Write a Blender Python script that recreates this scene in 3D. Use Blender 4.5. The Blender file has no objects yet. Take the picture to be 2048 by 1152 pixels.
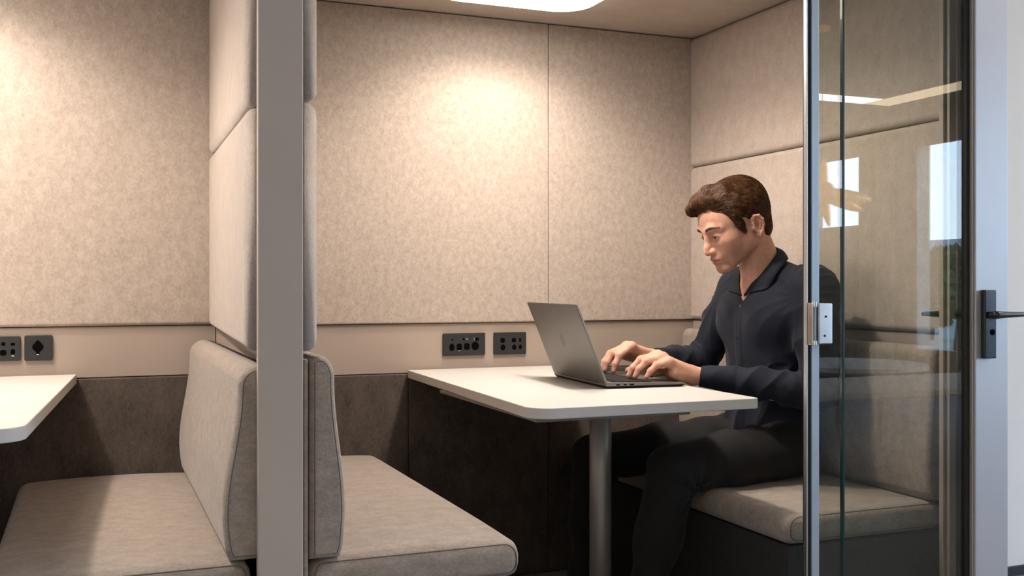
import bpy, bmesh, math, random
import numpy as np
from mathutils import Vector, Matrix, noise as mnoise
random.seed(7)
SC = bpy.context.scene
COL = SC.collection
PI = math.pi

# ------------------------------------------------------------------ materials
def new_mat(name):
    m = bpy.data.materials.new(name); m.use_nodes = True
    nt = m.node_tree
    b = nt.nodes['Principled BSDF']
    return m, nt, b
def plain(name, col, rough=0.5, metal=0.0, noise=0.0, nscale=60, bump=0.0, bscale=400, spec=0.5):
    m, nt, b = new_mat(name)
    b.inputs['Base Color'].default_value = (*col, 1); b.inputs['Roughness'].default_value = rough
    b.inputs['Metallic'].default_value = metal; b.inputs['Specular IOR Level'].default_value = spec
    tc = nt.nodes.new('ShaderNodeTexCoord')
    if noise > 0:
        n = nt.nodes.new('ShaderNodeTexNoise'); n.inputs['Scale'].default_value = nscale; n.inputs['Detail'].default_value = 4
        r = nt.nodes.new('ShaderNodeValToRGB')
        r.color_ramp.elements[0].position = 0.3; r.color_ramp.elements[1].position = 0.7
        r.color_ramp.elements[0].color = (*[c*(1-noise) for c in col], 1); r.color_ramp.elements[1].color = (*[min(1, c*(1+noise)) for c in col], 1)
        nt.links.new(tc.outputs['Object'], n.inputs['Vector']); nt.links.new(n.outputs['Fac'], r.inputs['Fac']); nt.links.new(r.outputs['Color'], b.inputs['Base Color'])
    if bump > 0:
        n2 = nt.nodes.new('ShaderNodeTexNoise'); n2.inputs['Scale'].default_value = bscale; n2.inputs['Detail'].default_value = 3
        bp = nt.nodes.new('ShaderNodeBump'); bp.inputs['Strength'].default_value = bump; bp.inputs['Distance'].default_value = 0.002
        nt.links.new(tc.outputs['Object'], n2.inputs['Vector']); nt.links.new(n2.outputs['Fac'], bp.inputs['Height']); nt.links.new(bp.outputs['Normal'], b.inputs['Normal'])
    return m
def felt(name, dark, light, fibre=(1, 1, 0.7), big=55, sheen=0.25, amp=1.0):
    """wool felt: mottled clouds, fine fibres, fuzzy bump"""
    m, nt, b = new_mat(name)
    N = nt.nodes.new; L = nt.links.new
    tc = N('ShaderNodeTexCoord')
    mp = N('ShaderNodeMapping'); mp.inputs['Scale'].default_value = fibre; L(tc.outputs['Object'], mp.inputs['Vector'])
    n1 = N('ShaderNodeTexNoise'); n1.inputs['Scale'].default_value = big; n1.inputs['Detail'].default_value = 6; n1.inputs['Roughness'].default_value = 0.65
    n2 = N('ShaderNodeTexNoise'); n2.inputs['Scale'].default_value = 210; n2.inputs['Detail'].default_value = 3; n2.inputs['Roughness'].default_value = 0.7
    L(mp.outputs['Vector'], n1.inputs['Vector']); L(mp.outputs['Vector'], n2.inputs['Vector'])
    mx = N('ShaderNodeMix'); mx.data_type = 'FLOAT'; mx.inputs[0].default_value = 0.5
    L(n1.outputs['Fac'], mx.inputs[2]); L(n2.outputs['Fac'], mx.inputs[3])
    r = N('ShaderNodeValToRGB'); r.color_ramp.elements[0].position = 0.33; r.color_ramp.elements[1].position = 0.67
    r.color_ramp.elements[0].color = (*dark, 1); r.color_ramp.elements[1].color = (*light, 1)
    L(mx.outputs[0], r.inputs['Fac']); L(r.outputs['Color'], b.inputs['Base Color'])
    b.inputs['Roughness'].default_value = 0.95; b.inputs['Specular IOR Level'].default_value = 0.15
    b.inputs['Sheen Weight'].default_value = sheen; b.inputs['Sheen Roughness'].default_value = 0.5
    n3 = N('ShaderNodeTexNoise'); n3.inputs['Scale'].default_value = 380; n3.inputs['Detail'].default_value = 3
    L(tc.outputs['Object'], n3.inputs['Vector'])
    bp = N('ShaderNodeBump'); bp.inputs['Strength'].default_value = 0.5*amp; bp.inputs['Distance'].default_value = 0.0025
    L(n3.outputs['Fac'], bp.inputs['Height']); L(bp.outputs['Normal'], b.inputs['Normal'])
    return m
def emit(name, col, s):
    m = bpy.data.materials.new(name); m.use_nodes = True; nt = m.node_tree; nt.nodes.clear()
    e = nt.nodes.new('ShaderNodeEmission'); e.inputs[0].default_value = (*col, 1); e.inputs[1].default_value = s
    o = nt.nodes.new('ShaderNodeOutputMaterial'); nt.links.new(e.outputs[0], o.inputs[0]); return m
def glass_mat(name, tint, f0=0.04):
    """thin architectural glass: tinted straight-through transmission plus a mirror coat that grows at grazing angles"""
    m = bpy.data.materials.new(name); m.use_nodes = True; nt = m.node_tree; nt.nodes.clear()
    N = nt.nodes.new; L = nt.links.new
    t = N('ShaderNodeBsdfTransparent'); t.inputs[0].default_value = (*tint, 1)
    g = N('ShaderNodeBsdfGlossy'); g.inputs['Roughness'].default_value = 0.0; g.inputs[0].default_value = (1, 1, 1, 1)
    lw = N('ShaderNodeLayerWeight'); lw.inputs['Blend'].default_value = 0.5
    p = N('ShaderNodeMath'); p.operation = 'POWER'; p.inputs[1].default_value = 5.0; L(lw.outputs['Facing'], p.inputs[0])
    ma = N('ShaderNodeMath'); ma.operation = 'MULTIPLY_ADD'; ma.inputs[1].default_value = 1-f0; ma.inputs[2].default_value = f0; L(p.outputs[0], ma.inputs[0])
    mix = N('ShaderNodeMixShader'); L(ma.outputs[0], mix.inputs[0]); L(t.outputs[0], mix.inputs[1]); L(g.outputs[0], mix.inputs[2])
    o = N('ShaderNodeOutputMaterial'); L(mix.outputs[0], o.inputs[0]); return m

M = {}
M['felt'] = felt('felt_beige', (0.33, 0.272, 0.230), (0.51, 0.435, 0.378))
M['felt_side'] = felt('felt_beige_pad', (0.37, 0.305, 0.26), (0.51, 0.435, 0.378), fibre=(1, 0.8, 0.6), big=34)
M['felt_seat'] = felt('felt_grey_seat', (0.235, 0.192, 0.159), (0.41, 0.347, 0.295), fibre=(0.6, 1, 1), big=38)
M['felt_dark'] = felt('felt_dark_brown', (0.050, 0.040, 0.034), (0.125, 0.102, 0.086), fibre=(1, 1, 0.5), big=20, sheen=0.1)
M['felt_ceiling'] = felt('felt_ceiling', (0.42, 0.35, 0.285), (0.55, 0.47, 0.395), fibre=(0.5, 1, 1), big=14)
M['base'] = plain('bench_base_dark', (0.030, 0.027, 0.025), 0.8, noise=0.25, nscale=150)
M['seam'] = plain('seam_thread', (0.13, 0.105, 0.09), 0.9, noise=0.2, nscale=500)
M['taupe'] = plain('taupe_lacquer', (0.375, 0.305, 0.258), 0.5, noise=0.03, nscale=5, bump=0.03, bscale=900)
M['post'] = plain('post_lacquer', (0.47, 0.405, 0.345), 0.45, noise=0.03, nscale=5, bump=0.03, bscale=900)
M['white_lam'] = plain('white_laminate', (0.60, 0.575, 0.545), 0.45, noise=0.015, nscale=40, bump=0.02, bscale=1200)
M['alu'] = plain('satin_aluminium', (0.62, 0.62, 0.62), 0.38, 1.0, noise=0.04, nscale=30)
M['tube'] = plain('painted_steel_tube', (0.40, 0.38, 0.36), 0.42, 0.55, noise=0.03, nscale=30)
M['underplate'] = plain('table_underplate', (0.22, 0.20, 0.185), 0.5, 0.3, noise=0.04, nscale=30)
M['chrome'] = plain('polished_steel', (0.75, 0.74, 0.73), 0.12, 1.0, noise=0.03, nscale=30)
M['stile'] = plain('door_stile_anodised', (0.52, 0.52, 0.55), 0.42, 0.35, noise=0.02, nscale=12)
M['rubber'] = plain('black_gasket', (0.012, 0.012, 0.012), 0.7, noise=0.2, nscale=80)
M['socket'] = plain('socket_plastic_anthracite', (0.019, 0.019, 0.021), 0.5, noise=0.12, nscale=120)
M['hole'] = plain('socket_recess_black', (0.002, 0.002, 0.002), 0.9, noise=0.2, nscale=100, spec=0.05)
M['contact'] = plain('metal_contact', (0.8, 0.78, 0.74), 0.2, 1.0, noise=0.02, nscale=100)
M['black_metal'] = plain('black_handle_metal', (0.018, 0.019, 0.021), 0.22, 0.0, noise=0.1, nscale=60)
M['laptop'] = plain('laptop_grey_aluminium', (0.20, 0.188, 0.178), 0.42, 0.7, noise=0.02, nscale=200)
M['laptop_dark'] = plain('laptop_underside', (0.013, 0.012, 0.012), 0.6, noise=0.1, nscale=100, spec=0.25)
M['key'] = plain('key_black', (0.008, 0.007, 0.007), 0.6, noise=0.1, nscale=200, spec=0.2)
M['profile'] = plain('aluminium_window_tint', (0.42, 0.50, 0.57), 0.4, 0.45, noise=0.03, nscale=20)  # blue window reflection tinted into the aluminium's base colour
M['glass'] = glass_mat('door_glass', (0.80, 0.815, 0.785), 0.05)
M['glass_edge'] = plain('glass_polished_edge', (0.006, 0.035, 0.035), 0.25, noise=0.1, nscale=20)
M['wall_white'] = plain('white_paint', (0.78, 0.77, 0.75), 0.75, noise=0.015, nscale=8, bump=0.04, bscale=500)
M['office_ceiling'] = plain('office_ceiling_paint', (0.42, 0.39, 0.35), 0.8, noise=0.02, nscale=8)
M['skirting'] = plain('black_skirting', (0.012, 0.012, 0.013), 0.6, noise=0.1, nscale=30)
M['carpet'] = plain('grey_carpet', (0.20, 0.19, 0.18), 0.95, noise=0.25, nscale=160, bump=0.4, bscale=600)
M['brass'] = plain('hammered_brass_glow', (0.80, 0.50, 0.18), 0.28, 1.0, noise=0.15, nscale=40, bump=0.8, bscale=60)
M['curtain'] = plain('pale_curtain', (0.62, 0.62, 0.62), 0.9, noise=0.05, nscale=60)
M['tree_leaf'] = plain('tree_leaves', (0.05, 0.09, 0.025), 0.8, noise=0.5, nscale=6)
M['bark'] = plain('tree_bark', (0.10, 0.075, 0.05), 0.9, noise=0.4, nscale=20)
M['lawn'] = plain('outside_paving', (0.22, 0.24, 0.20), 0.9, noise=0.2, nscale=2)

# ------------------------------------------------------------------ builders
def link(o, parent=None):
    COL.objects.link(o)
    if parent is not None: o.parent = parent
    return o
def tag(o, label=None, cat=None, group=None, kind=None):
    if label: o['label'] = label
    if cat: o['category'] = cat
    if group: o['group'] = group
    if kind: o['kind'] = kind
    return o
def thing(name, label, cat, loc=(0, 0, 0), group=None):
    o = bpy.data.objects.new(name, None); o.location = loc; link(o)
    o.empty_display_size = 0.1
    return tag(o, label, cat, group)
def finish(bm, name, mat, parent=None, smooth=True, wn=True, label=None):
    bmesh.ops.recalc_face_normals(bm, faces=bm.faces)
    me = bpy.data.meshes.new(name); bm.to_mesh(me); bm.free()
    if smooth:
        for p in me.polygons: p.use_smooth = True
    for m in (mat if isinstance(mat, (list, tuple)) else [mat]): me.materials.append(m)
    o = bpy.data.objects.new(name, me)
    if parent is not None:
        o.parent = parent; o.location = -Vector(parent_world(parent))
    COL.objects.link(o)
    if smooth and wn:
        w = o.modifiers.new('wn', 'WEIGHTED_NORMAL'); w.keep_sharp = False; w.weight = 80
    if label: o['label'] = label
    return o
def parent_world(p):
    # all meshes are modelled in world coordinates; parents are unrotated
    v = Vector((0, 0, 0))
    while p is not None:
        v += p.location; p = p.parent
    return v
def hexa(bm, c, r=0.0, seg=4, edges=None):
    """c: 8 corners, (x0y0z0, x1y0z0, x1y1z0, x0y1z0) then the same at the top"""
    vs = [bm.verts.new(p) for p in c]
    fs = [bm.faces.new([vs[i] for i in f]) for f in ((3, 2, 1, 0), (4, 5, 6, 7), (0, 1, 5, 4), (1, 2, 6, 5), (2, 3, 7, 6), (3, 0, 4, 7))]
    if r > 0:
        es = {e for f in fs for e in f.edges}
        if edges: es = {e for e in es if edges((e.verts[0].co+e.verts[1].co)/2, (e.verts[1].co-e.verts[0].co))}
        bmesh.ops.bevel(bm, geom=list(es), offset=r, segments=seg, profile=0.5, affect='EDGES', clamp_overlap=True)
def corners(lo, hi):
    (a, b, c), (d, e, f) = lo, hi
    return [(a, b, c), (d, b, c), (d, e, c), (a, e, c), (a, b, f), (d, b, f), (d, e, f), (a, e, f)]
def addbox(bm, lo, hi, r=0.0, seg=3):
    b2 = bmesh.new(); hexa(b2, corners(lo, hi), r, seg)
    me = bpy.data.meshes.new('t'); b2.to_mesh(me); b2.free(); bm.from_mesh(me); bpy.data.meshes.remove(me)
def box(name, lo, hi, mat, r=0.0, seg=3, parent=None, label=None):
    bm = bmesh.new(); hexa(bm, corners(lo, hi), r, seg); return finish(bm, name, mat, parent, smooth=r > 0, label=label)
def struct(name, lo, hi, mat, r=0.0, label=None):
    o = box(name, lo, hi, mat, r); o['kind'] = 'structure'
    if label: o['label'] = label
    return o
def in_normals(pts):
    pts = [Vector(p) for p in pts]; n = len(pts)
    ar = sum(pts[i-1].x*pts[i].y-pts[i].x*pts[i-1].y for i in range(n))
    sg = 1 if ar > 0 else -1
    nr = []
    for i in range(n):
        e0 = (pts[i]-pts[i-1]); e1 = (pts[(i+1) % n]-pts[i])
        e0 = e0.normalized() if e0.length > 1e-9 else e1.normalized(); e1 = e1.normalized() if e1.length > 1e-9 else e0
        n0 = Vector((-e0.y, e0.x))*sg; n1 = Vector((-e1.y, e1.x))*sg
        m = (n0+n1); m = m.normalized() if m.length > 1e-6 else n0
        nr.append(m/max(0.55, m.dot(n0)))
    return nr
def prism(bm, pts, axis, a0, a1, r=0.0, seg=4):
    """extrude a 2D outline along an axis (rolled rims of radius r); outline coords are the two remaining axes in xyz order"""
    def P(p, a):
        q = list(p); q.insert(axis, a); return q
    pts = [Vector(p) for p in pts]; n = len(pts); nr = in_normals(pts)
    if r > 0: st = [(a0+r*(1-math.sin(PI/2*k/seg)), r*(1-math.cos(PI/2*k/seg))) for k in range(seg, -1, -1)]+[(a1-r*(1-math.sin(PI/2*k/seg)), r*(1-math.cos(PI/2*k/seg))) for k in range(seg+1)]
    else: st = [(a0, 0), (a1, 0)]
    rings = [[bm.verts.new(P(p+m*ins, a)) for p, m in zip(pts, nr)] for a, ins in st]
    bm.faces.new(rings[0]); bm.faces.new(rings[-1][::-1])
    for A_, B_ in zip(rings, rings[1:]):
        for i in range(n): bm.faces.new((A_[i], B_[i], B_[(i+1) % n], A_[(i+1) % n]))
def round_poly(pts, radii, n=6):
    out = []
    N = len(pts)
    for i in range(N):
        p = Vector(pts[i]); a = Vector(pts[i-1]); b = Vector(pts[(i+1) % N]); r = radii[i] if hasattr(radii, '__len__') else radii
        if r <= 0: out.append(tuple(p)); continue
        da = (a-p).normalized(); db = (b-p).normalized()
        ang = da.angle(db); t = min(r/math.tan(ang/2), (a-p).length*0.49, (b-p).length*0.49)
        r2 = t*math.tan(ang/2)
        c = p+(da+db).normalized()*(r2/math.sin(ang/2))
        s, e = p+da*t, p+db*t
        a0 = math.atan2(s.y-c.y, s.x-c.x); a1 = math.atan2(e.y-c.y, e.x-c.x)
        d = (a1-a0+PI) % (2*PI)-PI
        for k in range(n+1):
            an = a0+d*k/n; out.append((c.x+r2*math.cos(an), c.y+r2*math.sin(an)))
    return out
def smooth_poly(pts, n=5):
    P = [Vector(p) for p in pts]; N = len(P); out = []
    for i in range(N):
        a, b, c, d = P[i-1], P[i], P[(i+1) % N], P[(i+2) % N]
        for k in range(n):
            t = k/n
            out.append(tuple(0.5*((2*b)+(c-a)*t+(2*a-5*b+4*c-d)*t*t+(3*b-a-3*c+d)*t**3)))
    return out
def tube(bm, pts, r, n=8, cap=True, flat=None):
    """swept circle; r may be a list"""
    pts = [Vector(p) for p in pts]; N = len(pts)
    rr = r if hasattr(r, '__len__') else [r]*N
    rings = []; prev = None
    for i, p in enumerate(pts):
        t = (pts[min(i+1, N-1)]-pts[max(i-1, 0)]).normalized()
        if prev is None:
            u = t.orthogonal().normalized()
        else:
            u = (prev-t*prev.dot(t))
            u = u.normalized() if u.length > 1e-6 else t.orthogonal().normalized()
        prev = u; w = t.cross(u)
        rings.append([bm.verts.new(p+(u*math.cos(2*PI*k/n)+w*math.sin(2*PI*k/n))*rr[i]) for k in range(n)])
    for a, b in zip(rings, rings[1:]):
        for k in range(n): bm.faces.new((a[k], a[(k+1) % n], b[(k+1) % n], b[k]))
    if cap:
        bm.faces.new(rings[0][::-1]); bm.faces.new(rings[-1])
def cyl(bm, p0, p1, r, n=32, r1=None, bev=0.0):
    b2 = bmesh.new(); tube(b2, [p0, p1], [r, r if r1 is None else r1], n)
    if bev > 0:
        es = [e for e in b2.edges if any(len(f.verts) > 4 for f in e.link_faces)]
        bmesh.ops.bevel(b2, geom=es, offset=bev, segments=2, profile=0.5, affect='EDGES')
    me = bpy.data.meshes.new('t'); b2.to_mesh(me); b2.free(); bm.from_mesh(me); bpy.data.meshes.remove(me)
def pad(name, c, mat, r=0.03, seg=6, parent=None, edges=None):
    bm = bmesh.new(); hexa(bm, c, r, seg, edges); return finish(bm, name, mat, parent)

# ------------------------------------------------------------------ camera
cd = bpy.data.cameras.new('camera'); cam = bpy.data.objects.new('camera', cd); COL.objects.link(cam)
cam.location = (0, 0, 1.0); cam.rotation_euler = (PI/2, 0, -math.atan(846/2082))
cd.sensor_width = 36; cd.lens = 36*2082/2048; cd.shift_y = -6/2048; cd.clip_start = 0.05
SC.camera = cam

# ------------------------------------------------------------------ key dimensions (metres)
XR, YB, YL, ZC = 2.056, 3.307, 3.136, 1.911     # right pod wall face, back wall faces, pod ceiling
YF = 2.072                                       # front line of the benches
BZ0, BZ1 = 0.709, 0.871                          # taupe band behind the right table
LZ0, LZ1 = 0.740, 0.883                          # band in the left booth
XL0 = -1.30                                      # far end of the left booth (outside the frame)

# ------------------------------------------------------------------ pod shell
struct('wall_back', (0.40, YB+0.035, 0), (2.20, YB+0.10, ZC+0.10), M['base'])
struct('wall_back_left', (XL0-0.1, YL+0.035, 0), (0.398, YL+0.10, ZC+0.10), M['base'])
struct('wall_right', (XR+0.04, 2.045, 0), (XR+0.11, YB+0.034, ZC+0.10), M['base'])
struct('wall_left', (XL0-0.1, 2.0, 0), (XL0, YL+0.034, ZC+0.10), M['felt'])
# partition core between the booths
bm = bmesh.new()
hexa(bm, [(0.338, 2.078, 0), (0.392, 2.078, 0), (0.392, YB+0.033, 0), (0.345, YL+0.033, 0), (0.338, 2.078, ZC+0.1), (0.392, 2.078, ZC+0.1), (0.392, YB+0.033, ZC+0.1), (0.345, YL+0.033, ZC+0.1)])
o = finish(bm, 'wall_middle', M['taupe'], smooth=False); o['kind'] = 'structure'
struct('ceiling', (XL0, 2.0, ZC), (XR+0.04, YB+0.034, ZC+0.09), M['felt_ceiling'])
# front post of the partition
struct('trim_1', (0.3026, 2.052, 0.001), (0.3908, 2.070, ZC+0.12), M['post'], 0.003, 'grey-beige lacquered post between the two booths')
# bands behind the tables
struct('trim_2', (0.394, YB+0.012, BZ0), (XR+0.038, YB+0.034, BZ1), M['taupe'], 0.002, 'taupe band with two sockets behind the right table')
struct('trim_3', (XL0, YL+0.012, LZ0), (0.343, YL+0.034, LZ1), M['taupe'], 0.002, 'taupe band with two sockets behind the left table')
struct('trim_4', (XR+0.014, 2.05, BZ0-0.02), (XR+0.039, YB+0.010, BZ1), M['taupe'], 0.002, 'taupe band on the right booth side wall')

# ------------------------------------------------------------------ acoustic panels
def panel(c, label, mat='felt', r=0.006, seg=3, group='fabric panels on the booth walls', name='acoustic_panel', cat='wall panel', edges=None):
    return tag(pad(name, c, M[mat], r, seg, None, edges), label, cat, group)
panel(corners((0.395, YB, BZ1+0.002), (1.4815, YB+0.033, ZC-0.003)), 'wide beige felt panel on the back wall of the right booth, behind the laptop', r=0.005)
panel(corners((1.4835, YB, BZ1+0.002), (XR+0.030, YB+0.033, ZC-0.003)), 'narrow beige felt panel filling the back right corner of the right booth', r=0.005)
panel(corners((XL0+0.002, YL, LZ1+0.002), (0.343, YL+0.033, ZC-0.003)), 'beige felt panel on the back wall of the left booth, above its sockets', r=0.010)
# right side wall pads
panel(corners((XR, 2.05, 1.4345), (XR+0.039, YB-0.001, ZC-0.003)), 'upper felt panel on the right side wall, above the seam over the man', 'felt_side', 0.018, 6, edges=lambda m, d: not (abs(d.z) > 0.1 and m.y > 3))
panel(corners((XR, 2.05, BZ1+0.002), (XR+0.039, YB-0.001, 1.4325)), 'lower felt panel on the right side wall, directly behind the man', 'felt_side', 0.018, 6, edges=lambda m, d: not (abs(d.z) > 0.1 and m.y > 3))
# partition pads, right booth side
panel(corners((0.393, YF, 1.366), (0.426, YB-0.003, ZC-0.003)), 'upper padded panel on the right booth side of the post', 'felt_side', 0.029, 8, edges=lambda m, d: m.x > 0.42)
panel(corners((0.393, YF, 0.868), (0.426, YB-0.003, 1.362)), 'lower padded panel on the right booth side of the post', 'felt_side', 0.029, 8, edges=lambda m, d: m.x > 0.42)
# partition pads, left booth side: the seam runs slightly downhill towards the front
xn, xf = 0.281, 0.3225
panel([(xn, YF, 1.349), (0.3365, YF, 1.349), (0.3445, YL-0.003, 1.380), (xf, YL-0.003, 1.380),
       (xn, YF, ZC-0.003), (0.3365, YF, ZC-0.003), (0.3445, YL-0.003, ZC-0.003), (xf, YL-0.003, ZC-0.003)],
      'upper padded panel on the left booth side of the post', 'felt_side', 0.021, 8, edges=lambda m, d: m.x < 0.3255 and abs(d.x) < 0.045 and (abs(d.y) > 0.1 or abs(d.z) > 0.1))
panel([(xn, YF, 0.872), (0.3365, YF, 0.872), (0.3445, YL-0.003, 0.880), (xf, YL-0.003, 0.880),
       (xn, YF, 1.345), (0.3365, YF, 1.345), (0.3445, YL-0.003, 1.376), (xf, YL-0.003, 1.376)],
      'lower padded panel on the left booth side of the post', 'felt_side', 0.021, 8, edges=lambda m, d: m.x < 0.3255 and abs(d.x) < 0.045 and (abs(d.y) > 0.1 or abs(d.z) > 0.1))
# dark kick panels below the bands
def kick(lo, hi, label): panel(corners(lo, hi), label, 'felt_dark', 0.004, 2, 'dark felt panels under the bands', 'kick_panel')
kick((0.395, YB, 0.004), (0.9755, YB+0.033, BZ0-0.002), 'dark brown felt kick panel left of the right table, behind the front-facing bench')
kick((0.9770, YB, 0.004), (1.4815, YB+0.033, BZ0-0.002), 'dark felt kick panel under the right table')
kick((1.4830, YB, 0.004), (XR-0.002, YB+0.033, BZ0-0.002), 'felt kick panel behind the legs of the man in the back right corner')
kick((XL0+0.002, YL, 0.004), (0.343, YL+0.033, LZ0-0.002), 'dark brown felt kick panel under the left table')

# ------------------------------------------------------------------ benches
def bench(label, x_back, x_front, y0, y1, z_top, z_under, back_prof, seams, crown=0.016):
    """x_back / x_front: where the seat meets the backrest side and its free edge; back_prof: XZ outline of the backrest"""
    sx = 1 if x_front > x_back else -1
    t = thing('booth_bench', label, 'bench', ((x_back+x_front)/2, (y0+y1)/2, 0), 'upholstered benches of the booths')
    lo, hi = min(x_back, x_front), max(x_back, x_front)
    ins = 0.012
    box('base', (lo+(ins if sx < 0 else 0), y0+ins, 0.002), (hi-(ins if sx > 0 else 0), y1, z_under-0.006), M['base'], 0.003, 2, t, label='dark plinth under the cushion')
    # seat cushion: rounded box with a crowned top
    bm = bmesh.new()
    addbox(bm, (lo, y0, z_under-0.004), (hi, y1, z_top), 0.03, 8)
    bmesh.ops.subdivide_edges(bm, edges=[e for e in bm.edges if e.calc_length() > 0.2], cuts=12, use_grid_fill=True)
    for v in bm.verts:
        if v.co.z > z_top-0.012:
            fx = (v.co.x-lo)/(hi-lo); fy = (v.co.y-y0)/(y1-y0)
            v.co.z += crown*max(0, (fx*(1-fx)*4))**0.6*max(0, min(1, fy*6))**0.5*max(0, min(1, (1-fy)*8+0.5))
    cu = finish(bm, 'seat_cushion', M['felt_seat'], t, wn=False)
    # seam piping round the front face of the cushion
    bm = bmesh.new(); q = 0.026
    rp = round_poly([(lo+0.012, z_under+0.008), (hi-0.012, z_under+0.008), (hi-0.012, z_top-0.004), (lo+0.012, z_top-0.004)], [0.01, 0.02, 0.03, 0.02] if sx > 0 else [0.02, 0.01, 0.02, 0.03], 6)
    tube(bm, [(x, y0+0.0045, z) for x, z in rp]+[(rp[0][0], y0+0.0045, rp[0][1])], 0.0014, 6, False)
    finish(bm, 'piping', M['seam'], cu, wn=False)
    # backrest
    bm = bmesh.new()
    prism(bm, back_prof, 1, y0-0.002, y1-0.004, 0.016, 7)
    bk = finish(bm, 'backrest', M['felt_seat'], t)
    bm = bmesh.new()
    loop = [Vector(p)+m*0.010 for p, m in zip(back_prof, in_normals(back_prof))]
    tube(bm, [(p.x, y0-0.0008, p.y) for p in loop]+[(loop[0].x, y0-0.0008, loop[0].y)], 0.0010, 6, False)
    finish(bm, 'piping', M['seam'], bk, wn=False)
    return t
zt = 0.447
def arc_prof(xb, sgn, z0, z1, w0, w1, wt, rtop):
    """backrest outline: flat back at xb, a softly bulging front"""
    f = []
    zs = [z0+(z1-rtop-z0)*k/16 for k in range(16)]
    for k, z in enumerate(zs):
        t = k/15.9; w = wt+(w1-wt)*(math.cos(max(0, t-0.25)/0.75*PI)+1)/2-(w1-w0)*max(0, 1-t/0.30)**2
        if k == 0: w -= 0.004
        f.append((xb+sgn*w, z))
    for k in range(1, 9):
        a = PI/2*k/8; f.append((xb+sgn*(wt*0.42+(wt*0.58-0.0)*math.cos(a)), z1-rtop+rtop*math.sin(a)))
    return f+[(xb, z1-0.004), (xb, z0)]
prof_r = arc_prof(0.407, 1, zt+0.004, 0.858, 0.066, 0.0745, 0.052, 0.045)
bench('grey felt bench on the left of the right booth, empty, facing the man', 0.407, 0.866, YF, YB-0.003, zt, 0.372, prof_r, None)
box_strip = box('backrest_board', (0.3945, YF+0.002, 0.40), (0.4045, YB-0.004, 0.852), M['felt_seat'], 0.003, 2)
tag(box_strip, 'thin blue-grey board between the post and the right booth backrest', 'board')
zl = 0.459
prof_l = arc_prof(0.3335, -1, zl+0.004, 0.842, 0.084, 0.0950, 0.066, 0.040)
bench('grey felt bench in the left booth beside the post', 0.295, -0.18, YF, YL-0.003, zl, 0.384, prof_l, None)
prof_m = arc_prof(XR-0.002, -1, zt-0.002, 0.842, 0.052, 0.0600, 0.045, 0.035)
bench('grey felt bench on the right of the right booth, with the man sitting on it', XR-0.004, 1.558, YF, YB-0.003, zt-0.006, 0.372, prof_m, None, 0.002)

# ------------------------------------------------------------------ tables
def table(label, outline, radii, z, leg_xy, plate, leg_r=0.029):
    t = thing('booth_table', label, 'table', (leg_xy[0], leg_xy[1], 0), 'white tables of the booths')
    bm = bmesh.new(); prism(bm, round_poly(outline, radii, 10), 2, z-0.026, z, 0.0025, 2)
    finish(bm, 'tabletop', M['white_lam'], t)
    box('underplate', (plate[0], plate[1], z-0.036), (plate[2], plate[3], z-0.0265), M['underplate'], 0.002, 2, t, label='grey steel plate under the top')
    bm = bmesh.new(); cyl(bm, (*leg_xy, 0.012), (*leg_xy, z-0.0365), leg_r, 40)
    finish(bm, 'leg', M['tube'], t, label='round grey steel column')
    bm = bmesh.new(); cyl(bm, (*leg_xy, 0.001), (*leg_xy, 0.0115), 0.115, 48, bev=0.003)
    finish(bm, 'foot_plate', M['underplate'], t)
table('white table in the right booth carrying the laptop', [(0.928, 2.158), (1.540, 2.158), (1.548, YB-0.002), (0.972, YB-0.002)], [0.055, 0.014, 0, 0], 0.72, (1.333, 2.62), (0.95, 2.19, 1.36, 2.90), 0.031)
table('white table in the left booth, cut off by the frame edge', [(-0.80, 1.992), (-0.106, 1.992), (-0.032, YL-0.002), (-0.80, YL-0.002)], [0.055, 0.055, 0, 0], 0.752, (-0.45, 2.6), (-0.60, 2.2, -0.30, 2.9))

# ------------------------------------------------------------------ sockets
def socket(label, x0, x1, z0, z1, y, holes, contacts=()):
    t = thing('power_socket', label, 'socket', ((x0+x1)/2, y, (z0+z1)/2), 'black socket plates on the taupe bands')
    bm = bmesh.new(); prism(bm, round_poly([(x0, z0), (x1, z0), (x1, z1), (x0, z1)], 0.004, 4), 1, y-0.010, y-0.0005, 0.0015, 2)
    finish(bm, 'face_plate', M['socket'], t)
    for (cx, cz, rx, rz, sq) in holes:
        n = 24; pts = []
        for k in range(n):
            a = 2*PI*k/n; ca, sa = math.cos(a), math.sin(a); e = 2/sq
            pts.append((cx+rx*math.copysign(abs(ca)**e, ca), cz+rz*math.copysign(abs(sa)**e, sa)))
        bm = bmesh.new(); prism(bm, pts, 1, y-0.0106, y-0.0095, 0.0)
        finish(bm, 'opening', M['hole'], t, smooth=False)
    for (cx, cz, w, hh) in contacts:
        box('contact', (cx-w/2, y-0.0116, cz-hh/2), (cx+w/2, y-0.0104, cz+hh/2), M['contact'], 0.0004, 1, t, label='shiny metal contact')
ys = YB+0.012
def S1(px, py):  # plate drawing units of the wide plate (0..1) to metres
    return 1.097+0.150*px, 0.838-0.076*py
w, hh = 0.150, 0.076
def hole(x0, z1, w, h, fx, fy, rx, rz, sq=2.0): return (x0+w*fx, z1-h*fy, rx, rz, sq)
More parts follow.
